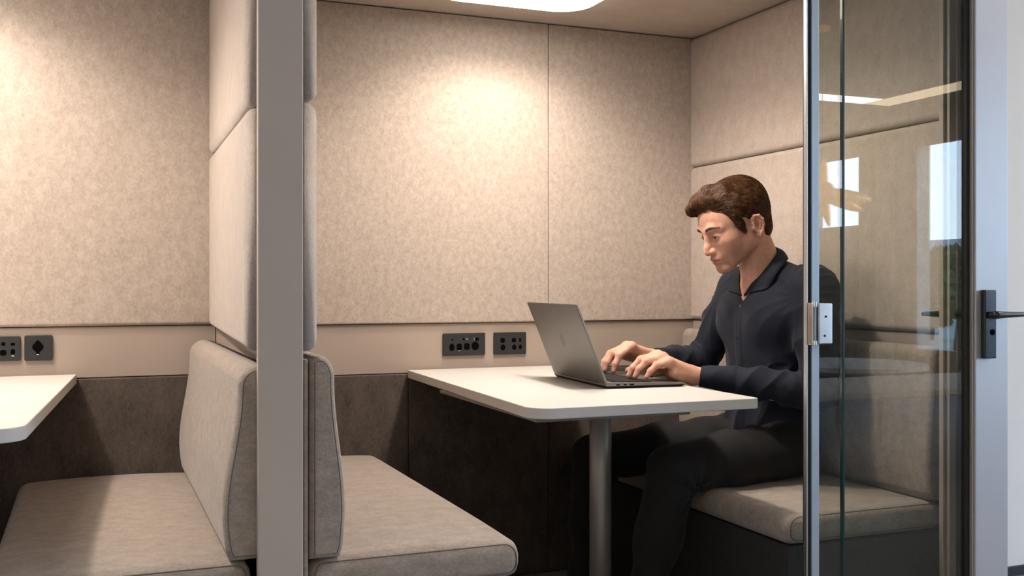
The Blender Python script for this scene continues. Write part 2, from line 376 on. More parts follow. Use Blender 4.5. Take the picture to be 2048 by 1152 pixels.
socket('wide black power plate with four round openings, left of the laptop', 1.097, 1.247, 0.762, 0.838, ys,
       [hole(1.097, .838, w, hh, .20, .62, .0095, .0125), hole(1.097, .838, w, hh, .375, .61, .0095, .0120, 3.0), hole(1.097, .838, w, hh, .555, .60, .0105, .0115, 3.5), hole(1.097, .838, w, hh, .755, .58, .0135, .0145),
        hole(1.097, .838, w, hh, .21, .29, .0035, .0030), hole(1.097, .838, w, hh, .48, .27, .0035, .0040, 4), hole(1.097, .838, w, hh, .80, .28, .0070, .0055, 4)],
       [(1.097+w*.555, .838-hh*.265, .0075, .006), (1.097+w*.73, .838-hh*.27, .0035, .008), (1.097+w*.375, .838-hh*.775, .010, .002)])
w2 = 0.119
socket('small black power plate with six openings, half behind the laptop lid', 1.279, 1.398, 0.762, 0.838, ys,
       [hole(1.279, .838, w2, hh, .26, .36, .0085, .0085, 3), hole(1.279, .838, w2, hh, .27, .68, .0090, .0105), hole(1.279, .838, w2, hh, .61, .36, .0080, .0075, 3), hole(1.279, .838, w2, hh, .62, .68, .0078, .0095),
        hole(1.279, .838, w2, hh, .805, .36, .0040, .0075), hole(1.279, .838, w2, hh, .81, .67, .0056, .0085)])
yl = YL+0.012
socket('black power plate with small openings, cut by the left frame edge', -0.30, -0.173, 0.793, 0.8605, yl,
       [hole(-.30, .8605, .127, .0675, .49, .32, .006, .006), hole(-.30, .8605, .127, .0675, .49, .66, .009, .0075, 3), hole(-.30, .8605, .127, .0675, .665, .31, .0055, .0055), hole(-.30, .8605, .127, .0675, .665, .66, .0080, .0080, 3),
        hole(-.30, .8605, .127, .0675, .85, .32, .0055, .0040, 5), hole(-.30, .8605, .127, .0675, .85, .63, .0055, .0072, 4), hole(-.30, .8605, .127, .0675, .25, .5, .012, .012)],
       [(-.30+.127*.85, .8605-.0675*.80, .0070, .0022)])
t = thing('power_socket', 'square black socket with one dark recess in the left booth', 'socket', (-0.1285, yl, 0.827), 'black socket plates on the taupe bands')
bm = bmesh.new(); prism(bm, round_poly([(-.164, .792), (-.093, .792), (-.093, .862), (-.164, .862)], 0.005, 4), 1, yl-0.010, yl-0.0005, 0.0015, 2); finish(bm, 'face_plate', M['socket'], t)
sp = round_poly([(-.1300, .8505), (-.1150, .833), (-.1165, .824), (-.1300, .812), (-.1435, .824), (-.1450, .833)], [.003, .010, .010, .004, .010, .010], 5)
bm = bmesh.new(); prism(bm, sp, 1, yl-0.0106, yl-0.0095); finish(bm, 'opening', M['hole'], t, smooth=False)
bm = bmesh.new(); prism(bm, round_poly([(-.1355, .813), (-.1300, .8165), (-.1245, .813), (-.1260, .806), (-.1340, .806)], .002, 4), 1, yl-0.0108, yl-0.0095); finish(bm, 'opening', M['hole'], t, smooth=False)
box('contact', (-.1335, yl-.0116, .8075), (-.1265, yl-.0104, .8105), M['contact'], .0004, 1, t, label='shiny metal contact')

# ------------------------------------------------------------------ ceiling lamps
WARM = (1.0, 0.875, 0.765)
M['diffuser'] = emit('lamp_diffuser', (1.0, 0.90, 0.79), 8.0)
M['lamp_rim'] = plain('lamp_rim', (0.75, 0.72, 0.68), 0.5, noise=0.02)
def lamp(label, cx, x_half, y0, y1, spots):
    t = thing('ceiling_lamp', label, 'ceiling lamp', (cx, (y0+y1)/2, ZC), 'flat lamps on the booth ceilings')
    op = round_poly([(cx-x_half, y0), (cx+x_half, y0), (cx+x_half, y1), (cx-x_half, y1)], 0.11, 12)
    bm = bmesh.new(); prism(bm, op, 2, ZC-0.012, ZC-0.001, 0.002, 2); finish(bm, 'housing', M['lamp_rim'], t)
    ip = round_poly([(cx-x_half+.004, y0+.004), (cx+x_half-.004, y0+.004), (cx+x_half-.004, y1-.004), (cx-x_half+.004, y1-.004)], 0.106, 12)
    bm = bmesh.new(); prism(bm, ip, 2, ZC-0.020, ZC-0.0125, 0.003, 2); finish(bm, 'diffuser', M['diffuser'], t, label='glowing white diffuser')
    for k, (dx, y, e, blend) in enumerate(spots):
        l = bpy.data.lights.new('booth_spot', 'SPOT'); l.energy = e; l.color = WARM; l.spot_size = math.radians(156); l.spot_blend = blend; l.shadow_soft_size = 0.04
        o = bpy.data.objects.new('booth_spot', l); o.location = (cx+dx, y, ZC-0.035); COL.objects.link(o)
lamp('rounded flat ceiling lamp glowing over the right table', 1.235, 0.262, 2.20, 3.10, ((0.02, 2.96, 25, 0.55), (0.0, 2.42, 38, 0.5)))
lamp('flat ceiling lamp over the left booth, above the frame', -0.47, 0.27, 2.05, 2.93, ((0.0, 2.80, 34, 0.5), (0.0, 2.35, 36, 0.5)))
# ------------------------------------------------------------------ glass door front
GY = 2.0                                          # middle plane of the glass
ZT = 2.02
# hinge-side jamb: satin outer cheek, black gasket groove, aluminium profile
jm = box('trim_5', (1.5462, 1.985, 0.001), (1.5496, 1.996, ZT), M['alu'], 0.0008, 2); jm['kind'] = 'structure'; jm['label'] = 'slim satin steel edge of the glass door opening'
box('gasket', (1.5499, 1.9875, 0.002), (1.5597, 2.004, ZT), M['rubber'], 0.0008, 2, jm)
bm = bmesh.new()
addbox(bm, (1.5600, 1.985, 0.002), (1.5825, 2.004, ZT), 0.0015)
addbox(bm, (1.5600, 1.9835, 0.002), (1.5640, 1.9862, ZT), 0.001)
finish(bm, 'profile', M['profile'], jm)
# the door
dr = bpy.data.objects.new('door_1', None); dr.location = (1.85, GY, 0); link(dr); dr['kind'] = 'structure'; dr['label'] = 'glass booth door with silver stile and black handle'
box('glass_pane', (1.5835, GY-0.004, 0.03), (1.6575, GY+0.004, ZT-0.02), M['glass'], 0, 1, dr)
box('glass_pane', (1.6655, GY-0.004, 0.03), (2.0360, GY+0.004, ZT-0.02), M['glass'], 0, 1, dr)
box('glass_edge', (1.6583, GY-0.005, 0.03), (1.6648, GY+0.005, ZT-0.02), M['glass_edge'], 0.001, 2, dr, label='dark green polished glass edge')
box('gasket', (2.0365, GY-0.012, 0.02), (2.0475, GY+0.008, ZT), M['rubber'], 0.001, 2, dr)
bm = bmesh.new()
addbox(bm, (2.048, GY-0.020, 0.02), (2.0535, GY+0.045, ZT), 0.0012)
finish(bm, 'stile_edge', M['taupe'], dr, label='narrow bronze edge of the stile')
st = box('stile', (2.0540, GY-0.024, 0.02), (2.1640, GY+0.045, ZT), M['stile'], 0.003, 3, dr, label='silver anodised door stile')
# inner guide rails seen through the glass beside the stile
bm = bmesh.new()
addbox(bm, (2.012, 2.018, 0.03), (2.0345, 2.045, ZT-0.02), 0.002); addbox(bm, (2.003, 2.030, 0.03), (2.0115, 2.045, ZT-0.02), 0.002)
finish(bm, 'inner_rail', M['taupe'], dr)
# patch hinge
hg = box('hinge', (1.5475, GY-0.034, 0.861), (1.5590, GY-0.016, 0.959), M['chrome'], 0.0015, 2, dr, label='satin steel glass hinge')
box('hinge_plate', (1.5660, GY-0.034, 0.8625), (1.6060, GY-0.0045, 0.9575), M['alu'], 0.003, 3, hg)
box('hinge_web', (1.5592, GY-0.026, 0.863), (1.5655, GY-0.014, 0.957), M['underplate'], 0.0005, 1, hg)
for z in (0.955, 0.865):
    bm = bmesh.new(); cyl(bm, (1.5530, GY-0.037, z-0.006), (1.5530, GY-0.037, z+0.006), 0.0045, 16, bev=0.001); finish(bm, 'hinge_pin', M['chrome'], hg)
for (x, z) in ((1.586, 0.9265), (1.583, 0.882)):
    bm = bmesh.new(); cyl(bm, (x, GY-0.0348, z), (x, GY-0.0335, z), 0.0028, 16); finish(bm, 'screw', M['rubber'], hg)
# handle set
hd = box('handle_plate', (2.070, GY-0.040, 0.816), (2.108, GY-0.0245, 0.988), M['black_metal'], 0.003, 3, dr, label='black escutcheon plate')
bm = bmesh.new()
cyl(bm, (2.083, GY-0.0405, 0.925), (2.083, GY-0.060, 0.925), 0.0085, 24)
b2 = bmesh.new(); prof = [(2.072, 0.009), (2.083, 0.010), (2.105, 0.0082), (2.140, 0.0068), (2.168, 0.006), (2.176, 0.003)]
tube(b2, [(x, GY-0.064-0.004*min(1, max(0, (x-2.09)/0.05)), 0.9255+0.001*(x-2.07)/0.1) for x, r in prof], [r for x, r in prof], 16)
me = bpy.data.meshes.new('t'); b2.to_mesh(me); b2.free(); bm.from_mesh(me)
finish(bm, 'lever', M['black_metal'], hd, wn=False)
bm = bmesh.new(); cyl(bm, (2.094, GY-0.0415, 0.882), (2.094, GY-0.0405, 0.882), 0.0075, 24); finish(bm, 'keyhole', M['hole'], hd)
bm = bmesh.new()
cyl(bm, (2.040, GY+0.0305, 0.925), (2.040, GY+0.062, 0.925), 0.008, 20)
tube(bm, [(2.044, GY+0.058, 0.925), (2.02, GY+0.062, 0.9255), (1.99, GY+0.063, 0.926), (1.968, GY+0.063, 0.9265)], [0.009, 0.0085, 0.0065, 0.005], 14)
finish(bm, 'inner_lever', M['black_metal'], dr, wn=False)
# header and floor track of the pod front
struct('trim_6', (1.540, 1.985, ZT+0.001), (2.164, 2.045, ZT+0.06), M['alu'], 0.002)

# ------------------------------------------------------------------ office round the pod
XW, XO, YO, ZO = 7.5, -4.2, -6.2, 2.7
struct('floor', (XO-.1, YO-.1, -0.10), (XW+.1, 3.6, 0.0), M['carpet'])
struct('ceiling_office', (XO-.1, YO-.1, ZO), (XW+.1, 3.6, ZO+0.1), M['office_ceiling'])
struct('wall_corridor', (2.215, 2.68, 0.0), (XW+.1, 2.78, ZO), M['wall_white'], label='white wall beside the silver door stile')
struct('baseboard_corridor', (2.215, 2.665, 0.0), (XW, 2.679, 0.030), M['skirting'], label='black skirting at the foot of the white wall')
struct('wall_far_left', (XO-.1, YO, 0.0), (XO, 3.6, ZO), M['wall_white'])
# front wall behind the camera, with two broad window openings
def wall_open_y(name, y0, y1, x0, x1, holes, mat):
    bm = bmesh.new(); xs = x0
    for (a, b, z0, z1) in holes:
        addbox(bm, (xs, y0, 0), (a, y1, ZO)); addbox(bm, (a, y0, 0), (b, y1, z0)); addbox(bm, (a, y0, z1), (b, y1, ZO)); xs = b
    addbox(bm, (xs, y0, 0), (x1, y1, ZO))
    o = finish(bm, name, mat, smooth=False); o['kind'] = 'structure'
def wall_open_x(name, x0, x1, y0, y1, holes, mat):
    bm = bmesh.new(); ys_ = y0
    for (a, b, z0, z1) in holes:
        addbox(bm, (x0, ys_, 0), (x1, a, ZO)); addbox(bm, (x0, a, 0), (x1, b, z0)); addbox(bm, (x0, a, z1), (x1, b, ZO)); ys_ = b
    addbox(bm, (x0, ys_, 0), (x1, y1, ZO))
    o = finish(bm, name, mat, smooth=False); o['kind'] = 'structure'
M['glazing'] = glass_mat('window_glazing', (0.97, 0.98, 0.98))
M['frame_grey'] = plain('window_frame_grey', (0.50, 0.50, 0.50), 0.5, noise=0.03)
M['office_wall'] = plain('office_wall_paint', (0.50, 0.46, 0.41), 0.8, noise=0.03, nscale=6)
WX = [(-5.60, -4.68, 1.60, 2.38), (-3.98, -1.35, 0.35, 2.38), (-0.85, 1.90, 0.35, 2.38)]
wall_open_x('wall_window_side', XW, XW+0.2, YO, 3.6, WX, M['office_wall'])
WY = []
wall_open_y('wall_front', YO-0.2, YO, XO-.1, XW+.2, WY, M['office_wall'])
n = 0
def window_x(a, b, z0, z1):
    global n; n += 1
    w = bpy.data.objects.new('window_%d' % n, None); w.location = (XW+0.1, (a+b)/2, z0); link(w); w['kind'] = 'structure'
    f = 0.03; bm = bmesh.new()
    for lo, hi in (((a, z0), (b, z0+f)), ((a, z1-f), (b, z1)), ((a, z0+f), (a+f, z1-f)), ((b-f, z0+f), (b, z1-f))): addbox(bm, (XW+.005, lo[0], lo[1]), (XW+.04, hi[0], hi[1]), 0.004, 2)
    finish(bm, 'window_frame', M['frame_grey'], w)
    box('window_glass', (XW+.020, a+f, z0+f), (XW+.028, b-f, z1-f), M['glazing'], 0, 1, w)
for a, b, z0, z1 in WX: window_x(a, b, z0, z1)
for a, b, z0, z1 in WY:
    n += 1
    w = bpy.data.objects.new('window_%d' % n, None); w.location = ((a+b)/2, YO-0.1, z0); link(w); w['kind'] = 'structure'
    f = 0.05; bm = bmesh.new()
    for lo, hi in (((a, z0), (b, z0+f)), ((a, z1-f), (b, z1)), ((a, z0+f), (a+f, z1-f)), ((b-f, z0+f), (b, z1-f))): addbox(bm, (lo[0], YO-.13, lo[1]), (hi[0], YO-.08, hi[1]), 0.004, 2)
    finish(bm, 'window_frame', M['frame_grey'], w)
    box('window_glass', (a+f, YO-.108, z0+f), (b-f, YO-.10, z1-f), M['glazing'], 0, 1, w)
# L-shaped light line on the office ceiling (reflected in the door)
M['led_cool'] = emit('led_cool', (0.95, 0.98, 1.0), 10.0)
M['led_warm'] = emit('led_warm', (1.0, 0.80, 0.58), 5.0)
def led(label, lo, hi, mat):
    t = thing('ceiling_light_line', label, 'light', ((lo[0]+hi[0])/2, (lo[1]+hi[1])/2, ZO), 'light lines on the office ceiling')
    box('housing', (lo[0], lo[1], ZO-0.03), (hi[0], hi[1], ZO-0.001), M['frame_grey'], 0.002, 2, t)
    box('diffuser', (lo[0]+.006, lo[1]+.006, ZO-0.036), (hi[0]-.006, hi[1]-.006, ZO-0.0305), mat, 0.001, 2, t)
led('white light line reflected at the left edge of the glass door', (4.6, -3.66, 0), (6.60, -3.40, 0), M['led_cool'])
led('warm light line reflected slanting up to the right in the glass door', (6.61, -3.66, 0), (6.90, -0.6, 0), M['led_warm'])
M['led_fill_corridor'] = emit('led_fill_corridor', (1.0, 0.91, 0.84), 27.0)  # unseen fill lamp, added to brighten the white wall and door stile
M['led_fill_office'] = emit('led_fill_office', (1.0, 0.80, 0.63), 8.0)  # unseen fill lamps, added to lift the booth fronts
for k, (x0, y0) in enumerate(((-2.6, -0.7), (-2.6, -2.6), (-2.6, -4.5))):
    led('added fill light line on the office ceiling, %s behind the camera' % ('first', 'second', 'third')[k], (x0, y0, 0), (x0+4.0, y0+0.22, 0), M['led_fill_office'])
led('added fill light line over the corridor beyond the door, above the frame', (3.2, 1.0, 0), (6.6, 1.25, 0), M['led_fill_corridor'])
# two low white tables in the office
def low_table(label, pts, radii, z, legs):
    cx = sum(p[0] for p in pts)/len(pts); cy = sum(p[1] for p in pts)/len(pts)
    t = thing('low_table', label, 'table', (cx, cy, 0), 'white tables out in the office')
    bm = bmesh.new(); prism(bm, round_poly(pts, radii, 14), 2, z-0.03, z, 0.004, 2); finish(bm, 'tabletop', M['wall_white'], t)
    for (x, y) in legs:
        bm = bmesh.new(); cyl(bm, (x, y, 0.001), (x, y, z-0.0305), 0.02, 16); finish(bm, 'leg', M['frame_grey'], t)
low_table('round white table reflected faintly in the glass door', [(4.0, -1.9), (5.0, -1.9), (5.0, -0.9), (4.0, -0.9)], 0.49, 0.50, [(4.25, -1.4), (4.62, -1.2), (4.62, -1.6)])
low_table('long white table reflected across the lower glass door', [(2.7, -0.55), (4.9, -0.55), (4.9, 0.15), (2.7, 0.15)], 0.06, 0.50, [(2.9, -.4), (4.7, -.4), (2.9, 0), (4.7, 0)])
# brass star pendant
pc = Vector((4.46, -1.57, 1.60))
t = thing('pendant_lamp', 'gold star-shaped pendant lamp reflected in the glass door', 'lamp', tuple(pc))
bm = bmesh.new()
bmesh.ops.create_icosphere(bm, subdivisions=5, radius=1.0)
dirs = [(Vector((0, 0.1, 1)), 0.23), (Vector((0.97, 0.22, -0.10)), 0.36), (Vector((0.93, 0.18, -0.36)), 0.31), (Vector((-0.85, 0.4, -0.1)), 0.26), (Vector((0.1, 0.2, -1)), 0.22), (Vector((-0.3, -0.9, 0.1)), 0.24), (Vector((-.3, .9, -.2)), 0.24)]
dirs = [(d.normalized(), l) for d, l in dirs]
for v in bm.verts:
    d = v.co.normalized(); r = 0.085
    for a, l in dirs:
        ang = d.angle(a); r = max(r, l/(1+(ang/0.24)**1.6)+0.01)
    v.co = pc+d*r*(1+0.04*mnoise.noise(d*14))
M['brass'].node_tree.nodes['Principled BSDF'].inputs['Emission Color'].default_value = (1.0, 0.55, 0.16, 1); M['brass'].node_tree.nodes['Principled BSDF'].inputs['Emission Strength'].default_value = 0.9  # emission put into the brass so it looks lit gold in the reflection
finish(bm, 'shade', M['brass'], t, wn=False)
bm = bmesh.new(); tube(bm, [(pc.x, pc.y, pc.z+0.2), (pc.x, pc.y, ZO-0.03)], 0.003, 8); finish(bm, 'cord', M['rubber'], t, wn=False)
bm = bmesh.new(); cyl(bm, (pc.x, pc.y, ZO-0.03), (pc.x, pc.y, ZO-0.001), 0.05, 24, bev=0.004); finish(bm, 'canopy', M['brass'], t)
# curtains between the windows
def curtain(label, y0, y1):
    bm = bmesh.new(); k = 40; vs = []
    for i in range(k+1):
        y = y0+(y1-y0)*i/k; x = XW-0.10+0.03*math.sin(i*1.25)
        vs.append((bm.verts.new((x, y, 0.05)), bm.verts.new((x, y, 2.60))))
    for a, b in zip(vs, vs[1:]): bm.faces.new((a[0], b[0], b[1], a[1]))
    bmesh.ops.solidify(bm, geom=bm.faces[:], thickness=0.004)
    tag(finish(bm, 'curtain', M['curtain'], wn=False), label, 'curtain', 'pale curtains at the office windows')
curtain('pale curtain left of the bright window reflected in the door', -4.40, -4.14)
curtain('pale curtain beside the small window with the pendant in the door reflection', -4.64, -4.50)
# outside: paving, trees, far block
struct('ground', (7.9, -30, -0.35), (60, 30, -0.30), M['lawn'])
def tree(label, x, y, hgt, seed):
    t = thing('tree', label, 'tree', (x, y, -0.3), 'trees outside the office windows'); rnd = random.Random(seed)
    bm = bmesh.new(); tube(bm, [(x, y, -0.3), (x+.1, y, hgt*0.3), (x-.05, y+.1, hgt*0.75)], [0.12, 0.09, 0.03], 10); finish(bm, 'trunk', M['bark'], t, wn=False)
    bm = bmesh.new()
    for i in range(1600):
        a = rnd.random()*2*PI; rr = rnd.random()**0.5*hgt*0.42; z = hgt*(0.35+0.65*rnd.random()); rr *= 1.1-abs(z/hgt-0.6)*1.3
        c = Vector((x+rr*math.cos(a), y+rr*math.sin(a), z-0.3)); u = Vector((rnd.gauss(0, 1), rnd.gauss(0, 1), rnd.gauss(0, 1))).normalized(); w_ = u.orthogonal().normalized()
        s = 0.05+0.06*rnd.random()
        q = [bm.verts.new(c+u*s), bm.verts.new(c+w_*s*0.5), bm.verts.new(c-u*s), bm.verts.new(c-w_*s*0.5)]; bm.faces.new(q)
    finish(bm, 'foliage', M['tree_leaf'], t, smooth=False)
tree('green tree reflected low in the right of the glass door', 13.4, -10.2, 1.75, 1)
tree('small dark tree reflected at the right edge of the glass door', 15.8, -11.6, 2.05, 2)
tree('slender green tree outside, reflected beside the door stile', 18.5, -15.2, 2.1, 3)
tag(box('far_building', (27, -24, -0.3), (33, 6, 2.55), plain('far_concrete', (0.30, 0.34, 0.38), 0.9, noise=0.1, nscale=0.5)), 'long low grey building far outside the office windows', 'building')
# daylight
w = bpy.data.worlds.new('world'); SC.world = w; w.use_nodes = True; nt = w.node_tree
bg = nt.nodes['Background']
tc = nt.nodes.new('ShaderNodeTexCoord'); sp = nt.nodes.new('ShaderNodeSeparateXYZ'); rp = nt.nodes.new('ShaderNodeValToRGB')
nt.links.new(tc.outputs['Generated'], sp.inputs[0]); nt.links.new(sp.outputs['Z'], rp.inputs['Fac']); nt.links.new(rp.outputs['Color'], bg.inputs[0])
rp.color_ramp.elements[0].position = 0.0; rp.color_ramp.elements[0].color = (0.66, 0.82, 1.0, 1)
rp.color_ramp.elements[1].position = 0.6; rp.color_ramp.elements[1].color = (0.32, 0.56, 1.0, 1)
bg.inputs[1].default_value = 12.5
def portal(name, loc, rot, sx, sy):
    l = bpy.data.lights.new(name, 'AREA'); l.shape = 'RECTANGLE'; l.size = sx; l.size_y = sy; l.cycles.is_portal = True
    o = bpy.data.objects.new(name, l); o.location = loc; o.rotation_euler = rot; COL.objects.link(o)
for a, b, z0, z1 in WX: portal('window_portal', (XW+0.22, (a+b)/2, (z0+z1)/2), (0, PI/2, 0), z1-z0, b-a)
for a, b, z0, z1 in WY: portal('window_portal', ((a+b)/2, YO-0.22, (z0+z1)/2), (PI/2, 0, 0), b-a, z1-z0)
SC.view_settings.view_transform = 'Standard'; SC.view_settings.look = 'None'; SC.view_settings.gamma = 1.0; SC.view_settings.use_curve_mapping = False
SC.view_settings.exposure = 0.10
SC.cycles.use_denoising = True
SC.cycles.max_bounces = 10; SC.cycles.diffuse_bounces = 5; SC.cycles.glossy_bounces = 4; SC.cycles.transparent_max_bounces = 16
SC.cycles.sample_clamp_indirect = 6.0; SC.cycles.caustics_reflective = False
# ------------------------------------------------------------------ implicit-surface modelling
def _smin(a, b, k):
    if k <= 0: return np.minimum(a, b)
    h = np.maximum(k-np.abs(a-b), 0)/k
    return np.minimum(a, b)-h*h*k*0.25
class Field:
    """an ordered list of blobs that melt into or carve each other"""
    def __init__(s): s.p = []; s.disp = None; s.dmax = 0.0
    def cone(s, a, b, ra, rb, k=0.0, sub=False):
        a = np.array(a, float); b = np.array(b, float); ba = b-a; L2 = max(1e-12, ba@ba)
        def f(P):
            h = np.clip(((P-a)@ba)/L2, 0, 1)
            q = P-a-h[:, None]*ba
            return np.sqrt((q*q).sum(1))-(ra+(rb-ra)*h)
        s.p.append((f, k, sub, (a+b)/2, math.sqrt(L2)/2+max(ra, rb))); return s
    def chain(s, pts, rr, k=0.0, sub=False):
        for i in range(len(pts)-1): s.cone(pts[i], pts[i+1], rr[i], rr[i+1], k, sub)
        return s
    def ell(s, c, r, k=0.0, sub=False, R=None):
        c = np.array(c, float); r = np.array(r, float); R = None if R is None else np.array(R, float)
        def f(P):
            q = P-c
            if R is not None: q = q@R.T
            k0 = np.sqrt(((q/r)**2).sum(1)); k1 = np.sqrt(((q/(r*r))**2).sum(1))
            return np.where(k1 > 1e-9, k0*(k0-1)/np.maximum(k1, 1e-9), -r.min())
        s.p.append((f, k, sub, c, r.max())); return s
    def func(s, f, k, sub, c, rad): s.p.append((f, k, sub, np.array(c, float), rad)); return s
    def ev(s, P, c=None, rad=None):
        d = np.full(len(P), 9.0)
        for f, k, sub, pc, pr in s.p:
            if c is not None and np.linalg.norm(pc-c) > pr+rad+2*k+0.02+s.dmax: continue
            e = f(P)
            d = -_smin(-d, e, k) if sub else _smin(d, e, k)
        if s.disp is not None: d = d+s.disp(P, d)
        return d
    def mesh(s, lo, hi, h, B=14):
        lo = np.array(lo, float); hi = np.array(hi, float)
        n = (np.ceil((hi-lo)/h/B).astype(int))*B+1
        V = np.ones(n, np.float32)
        nb = (n-1)//B
        rad = B*h*0.5*math.sqrt(3)
        ax = np.arange(B+1)*h
        loc = np.stack(np.meshgrid(ax, ax, ax, indexing='ij'), -1).reshape(-1, 3)
        for i in range(nb[0]):
            for j in range(nb[1]):
                for k in range(nb[2]):
                    o = lo+np.array((i, j, k))*B*h; c = o+B*h/2
                    dc = s.ev(c[None], c, rad)[0]
                    sl = (slice(i*B, i*B+B+1), slice(j*B, j*B+B+1), slice(k*B, k*B+B+1))
                    if abs(dc) > rad*1.6+0.02: V[sl] = np.minimum(V[sl], dc) if dc > 0 else dc
                    else: V[sl] = s.ev(o+loc, c, rad).reshape(B+1, B+1, B+1)
        return surface_nets(V, lo, h)
def surface_nets(V, lo, h):
    S = V < 0
    cs = sum(S[a:S.shape[0]-1+a, b:S.shape[1]-1+b, c:S.shape[2]-1+c].astype(np.int8) for a in (0, 1) for b in (0, 1) for c in (0, 1))
    act = (cs > 0) & (cs < 8)
    I = np.argwhere(act); idx = np.full(act.shape, -1, np.int32); idx[act] = np.arange(len(I))
    cor = [(a, b, c) for a in (0, 1) for b in (0, 1) for c in (0, 1)]
    val = {q: V[I[:, 0]+q[0], I[:, 1]+q[1], I[:, 2]+q[2]] for q in cor}
    acc = np.zeros((len(I), 3)); cnt = np.zeros(len(I))
    for a in cor:
        for ax in range(3):
            if a[ax]: continue
            b = list(a); b[ax] = 1; b = tuple(b)
            m = (val[a] < 0) != (val[b] < 0)
            t = val[a]/np.where(m, val[a]-val[b], 1)
            p = np.array(a, float)[None]+np.zeros((len(I), 3)); p[:, ax] += t
            acc[m] += p[m]; cnt[m] += 1
    verts = lo+(I+acc/cnt[:, None])*h
    quads = []
    for ax in range(3):
        o1, o2 = [(1, 2), (2, 0), (0, 1)][ax]
        sl0 = [slice(1, -1)]*3; sl0[ax] = slice(0, -1); sl1 = list(sl0); sl1[ax] = slice(1, None)
        A, Bm = S[tuple(sl0)], S[tuple(sl1)]
        for flip, m in ((False, A & ~Bm), (True, ~A & Bm)):
            e = np.argwhere(m); 
            if not len(e): continue
            off = np.ones(3, int); off[ax] = 0
            e = e+off
            def g(d1, d2):
                q = e.copy(); q[:, o1] -= d1; q[:, o2] -= d2; return idx[q[:, 0], q[:, 1], q[:, 2]]
            q = np.stack([g(1, 1), g(0, 1), g(0, 0), g(1, 0)], 1)
            if flip: q = q[:, ::-1]
            quads.append(q)
    return verts, np.concatenate(quads)
def net_object(name, vq, mat, parent):
    v, q = vq
    me = bpy.data.meshes.new(name)
    me.vertices.add(len(v)); me.vertices.foreach_set('co', np.asarray(v, np.float32).ravel())
    me.loops.add(q.size); me.loops.foreach_set('vertex_index', q.astype(np.int32).ravel())
    me.polygons.add(len(q)); me.polygons.foreach_set('loop_start', np.arange(0, q.size, 4, dtype=np.int32))
    me.polygons.foreach_set('use_smooth', np.ones(len(q), bool))
    me.update(calc_edges=True); me.validate()
    me.materials.append(mat)
    o = bpy.data.objects.new(name, me); o.parent = parent; o.location = -Vector(parent_world(parent)); COL.objects.link(o)
    return o
_rng = np.random.RandomState(3)
_W = [(_rng.randn(3), _rng.rand()*6.28) for _ in range(8)]
def wob(P, f):
    """cheap smooth noise, roughly -1..1"""
    d = np.zeros(len(P))
    for w, ph in _W: d += np.sin((P@w)*f+ph)
    return d/4.0

# ------------------------------------------------------------------ the man: frames and joints
def nrm(v): v = np.array(v, float); return v/np.linalg.norm(v)
yaw, pit, HS = math.radians(4), math.radians(24), 1.05
Fh = np.array((-math.cos(yaw), math.sin(yaw), 0.0)); Zu = np.array((0, 0, 1.0))
HF = math.cos(pit)*Fh-math.sin(pit)*Zu; HU = math.cos(pit)*Zu+math.sin(pit)*Fh; HL = np.cross(HU, HF)
HR = np.stack([HF, HL, HU])                       # rows: forward, left, up
HO = np.array((1.673, 2.546, 1.1435))-HS*(0.0735*HF+0.0315*HL-0.0015*HU)
def hd_(x, y, z): return HO+HS*(x*HF+y*HL+z*HU)
def to_head(P): return ((P-HO)@HR.T)/HS
YM = 2.58
S_n, E_n, W_n = (1.895, 2.395, 0.985), (1.872, 2.345, 0.705), (1.590, 2.553, 0.744)
S_f, E_f, W_f = (1.895, 2.765, 0.985), (1.835, 2.880, 0.752), (1.610, 2.825, 0.776)
def lerp(a, b, t): return np.array(a)+(np.array(b)-np.array(a))*t

man = thing('person', 'man in dark navy shirt and black trousers typing on the laptop in the glass-fronted booth', 'person', (1.86, YM, 0.0))

# ------------------------------------------------------------------ body (head, neck, torso, arms, hands in one surface)
B = Field()
def he(c, r, k=0.0, sub=False, rot=None):
    R = HR if rot is None else np.array(rot)@HR
    B.ell(hd_(*c), np.array(r)*HS, k*HS, sub, R)
def hc(a, b, ra, rb, k=0.0, sub=False): B.cone(hd_(*a), hd_(*b), ra*HS, rb*HS, k*HS, sub)
def hch(pts, rr, k=0.0, sub=False):
    for i in range(len(pts)-1): hc(pts[i], pts[i+1], rr[i], rr[i+1], k, sub)
he((-0.012, 0, 0.034), (0.098, 0.074, 0.084))                       # cranium
he((0.038, 0, 0.020), (0.051, 0.062, 0.068), 0.02)                  # forehead
he((0.030, 0, -0.038), (0.058, 0.055, 0.062), 0.03)                 # mid face
for s in (-1, 1):
    hc((0.000, s*0.051, -0.056), (0.068, s*0.018, -0.0955), 0.015, 0.0155, 0.018)      # jaw line
    hc((-0.006, s*0.054, -0.018), (0.000, s*0.051, -0.056), 0.016, 0.015, 0.018)     # ramus
    he((0.052, s*0.040, -0.024), (0.026, 0.020, 0.019), 0.022)                      # cheekbone
    he((0.050, s*0.034, -0.055), (0.026, 0.018, 0.026), 0.02)                       # cheek
he((0.081, 0, -0.0955), (0.0150, 0.0185, 0.0155), 0.02)              # chin
he((0.076, 0, -0.064), (0.021, 0.028, 0.021), 0.018)                # muzzle
for s in (-1, 1):
    hch([(0.0835, s*0.010, 0.0165), (0.0810, s*0.028, 0.0215), (0.0650, s*0.046, 0.0165)], [0.0085, 0.0085, 0.007], 0.014)   # brow ridge
    he((0.0925, s*0.031, -0.002), (0.016, 0.0175, 0.0125), 0.012, True)             # eye socket
    he((0.0900, s*0.0155, -0.002), (0.010, 0.007, 0.012), 0.008, True)
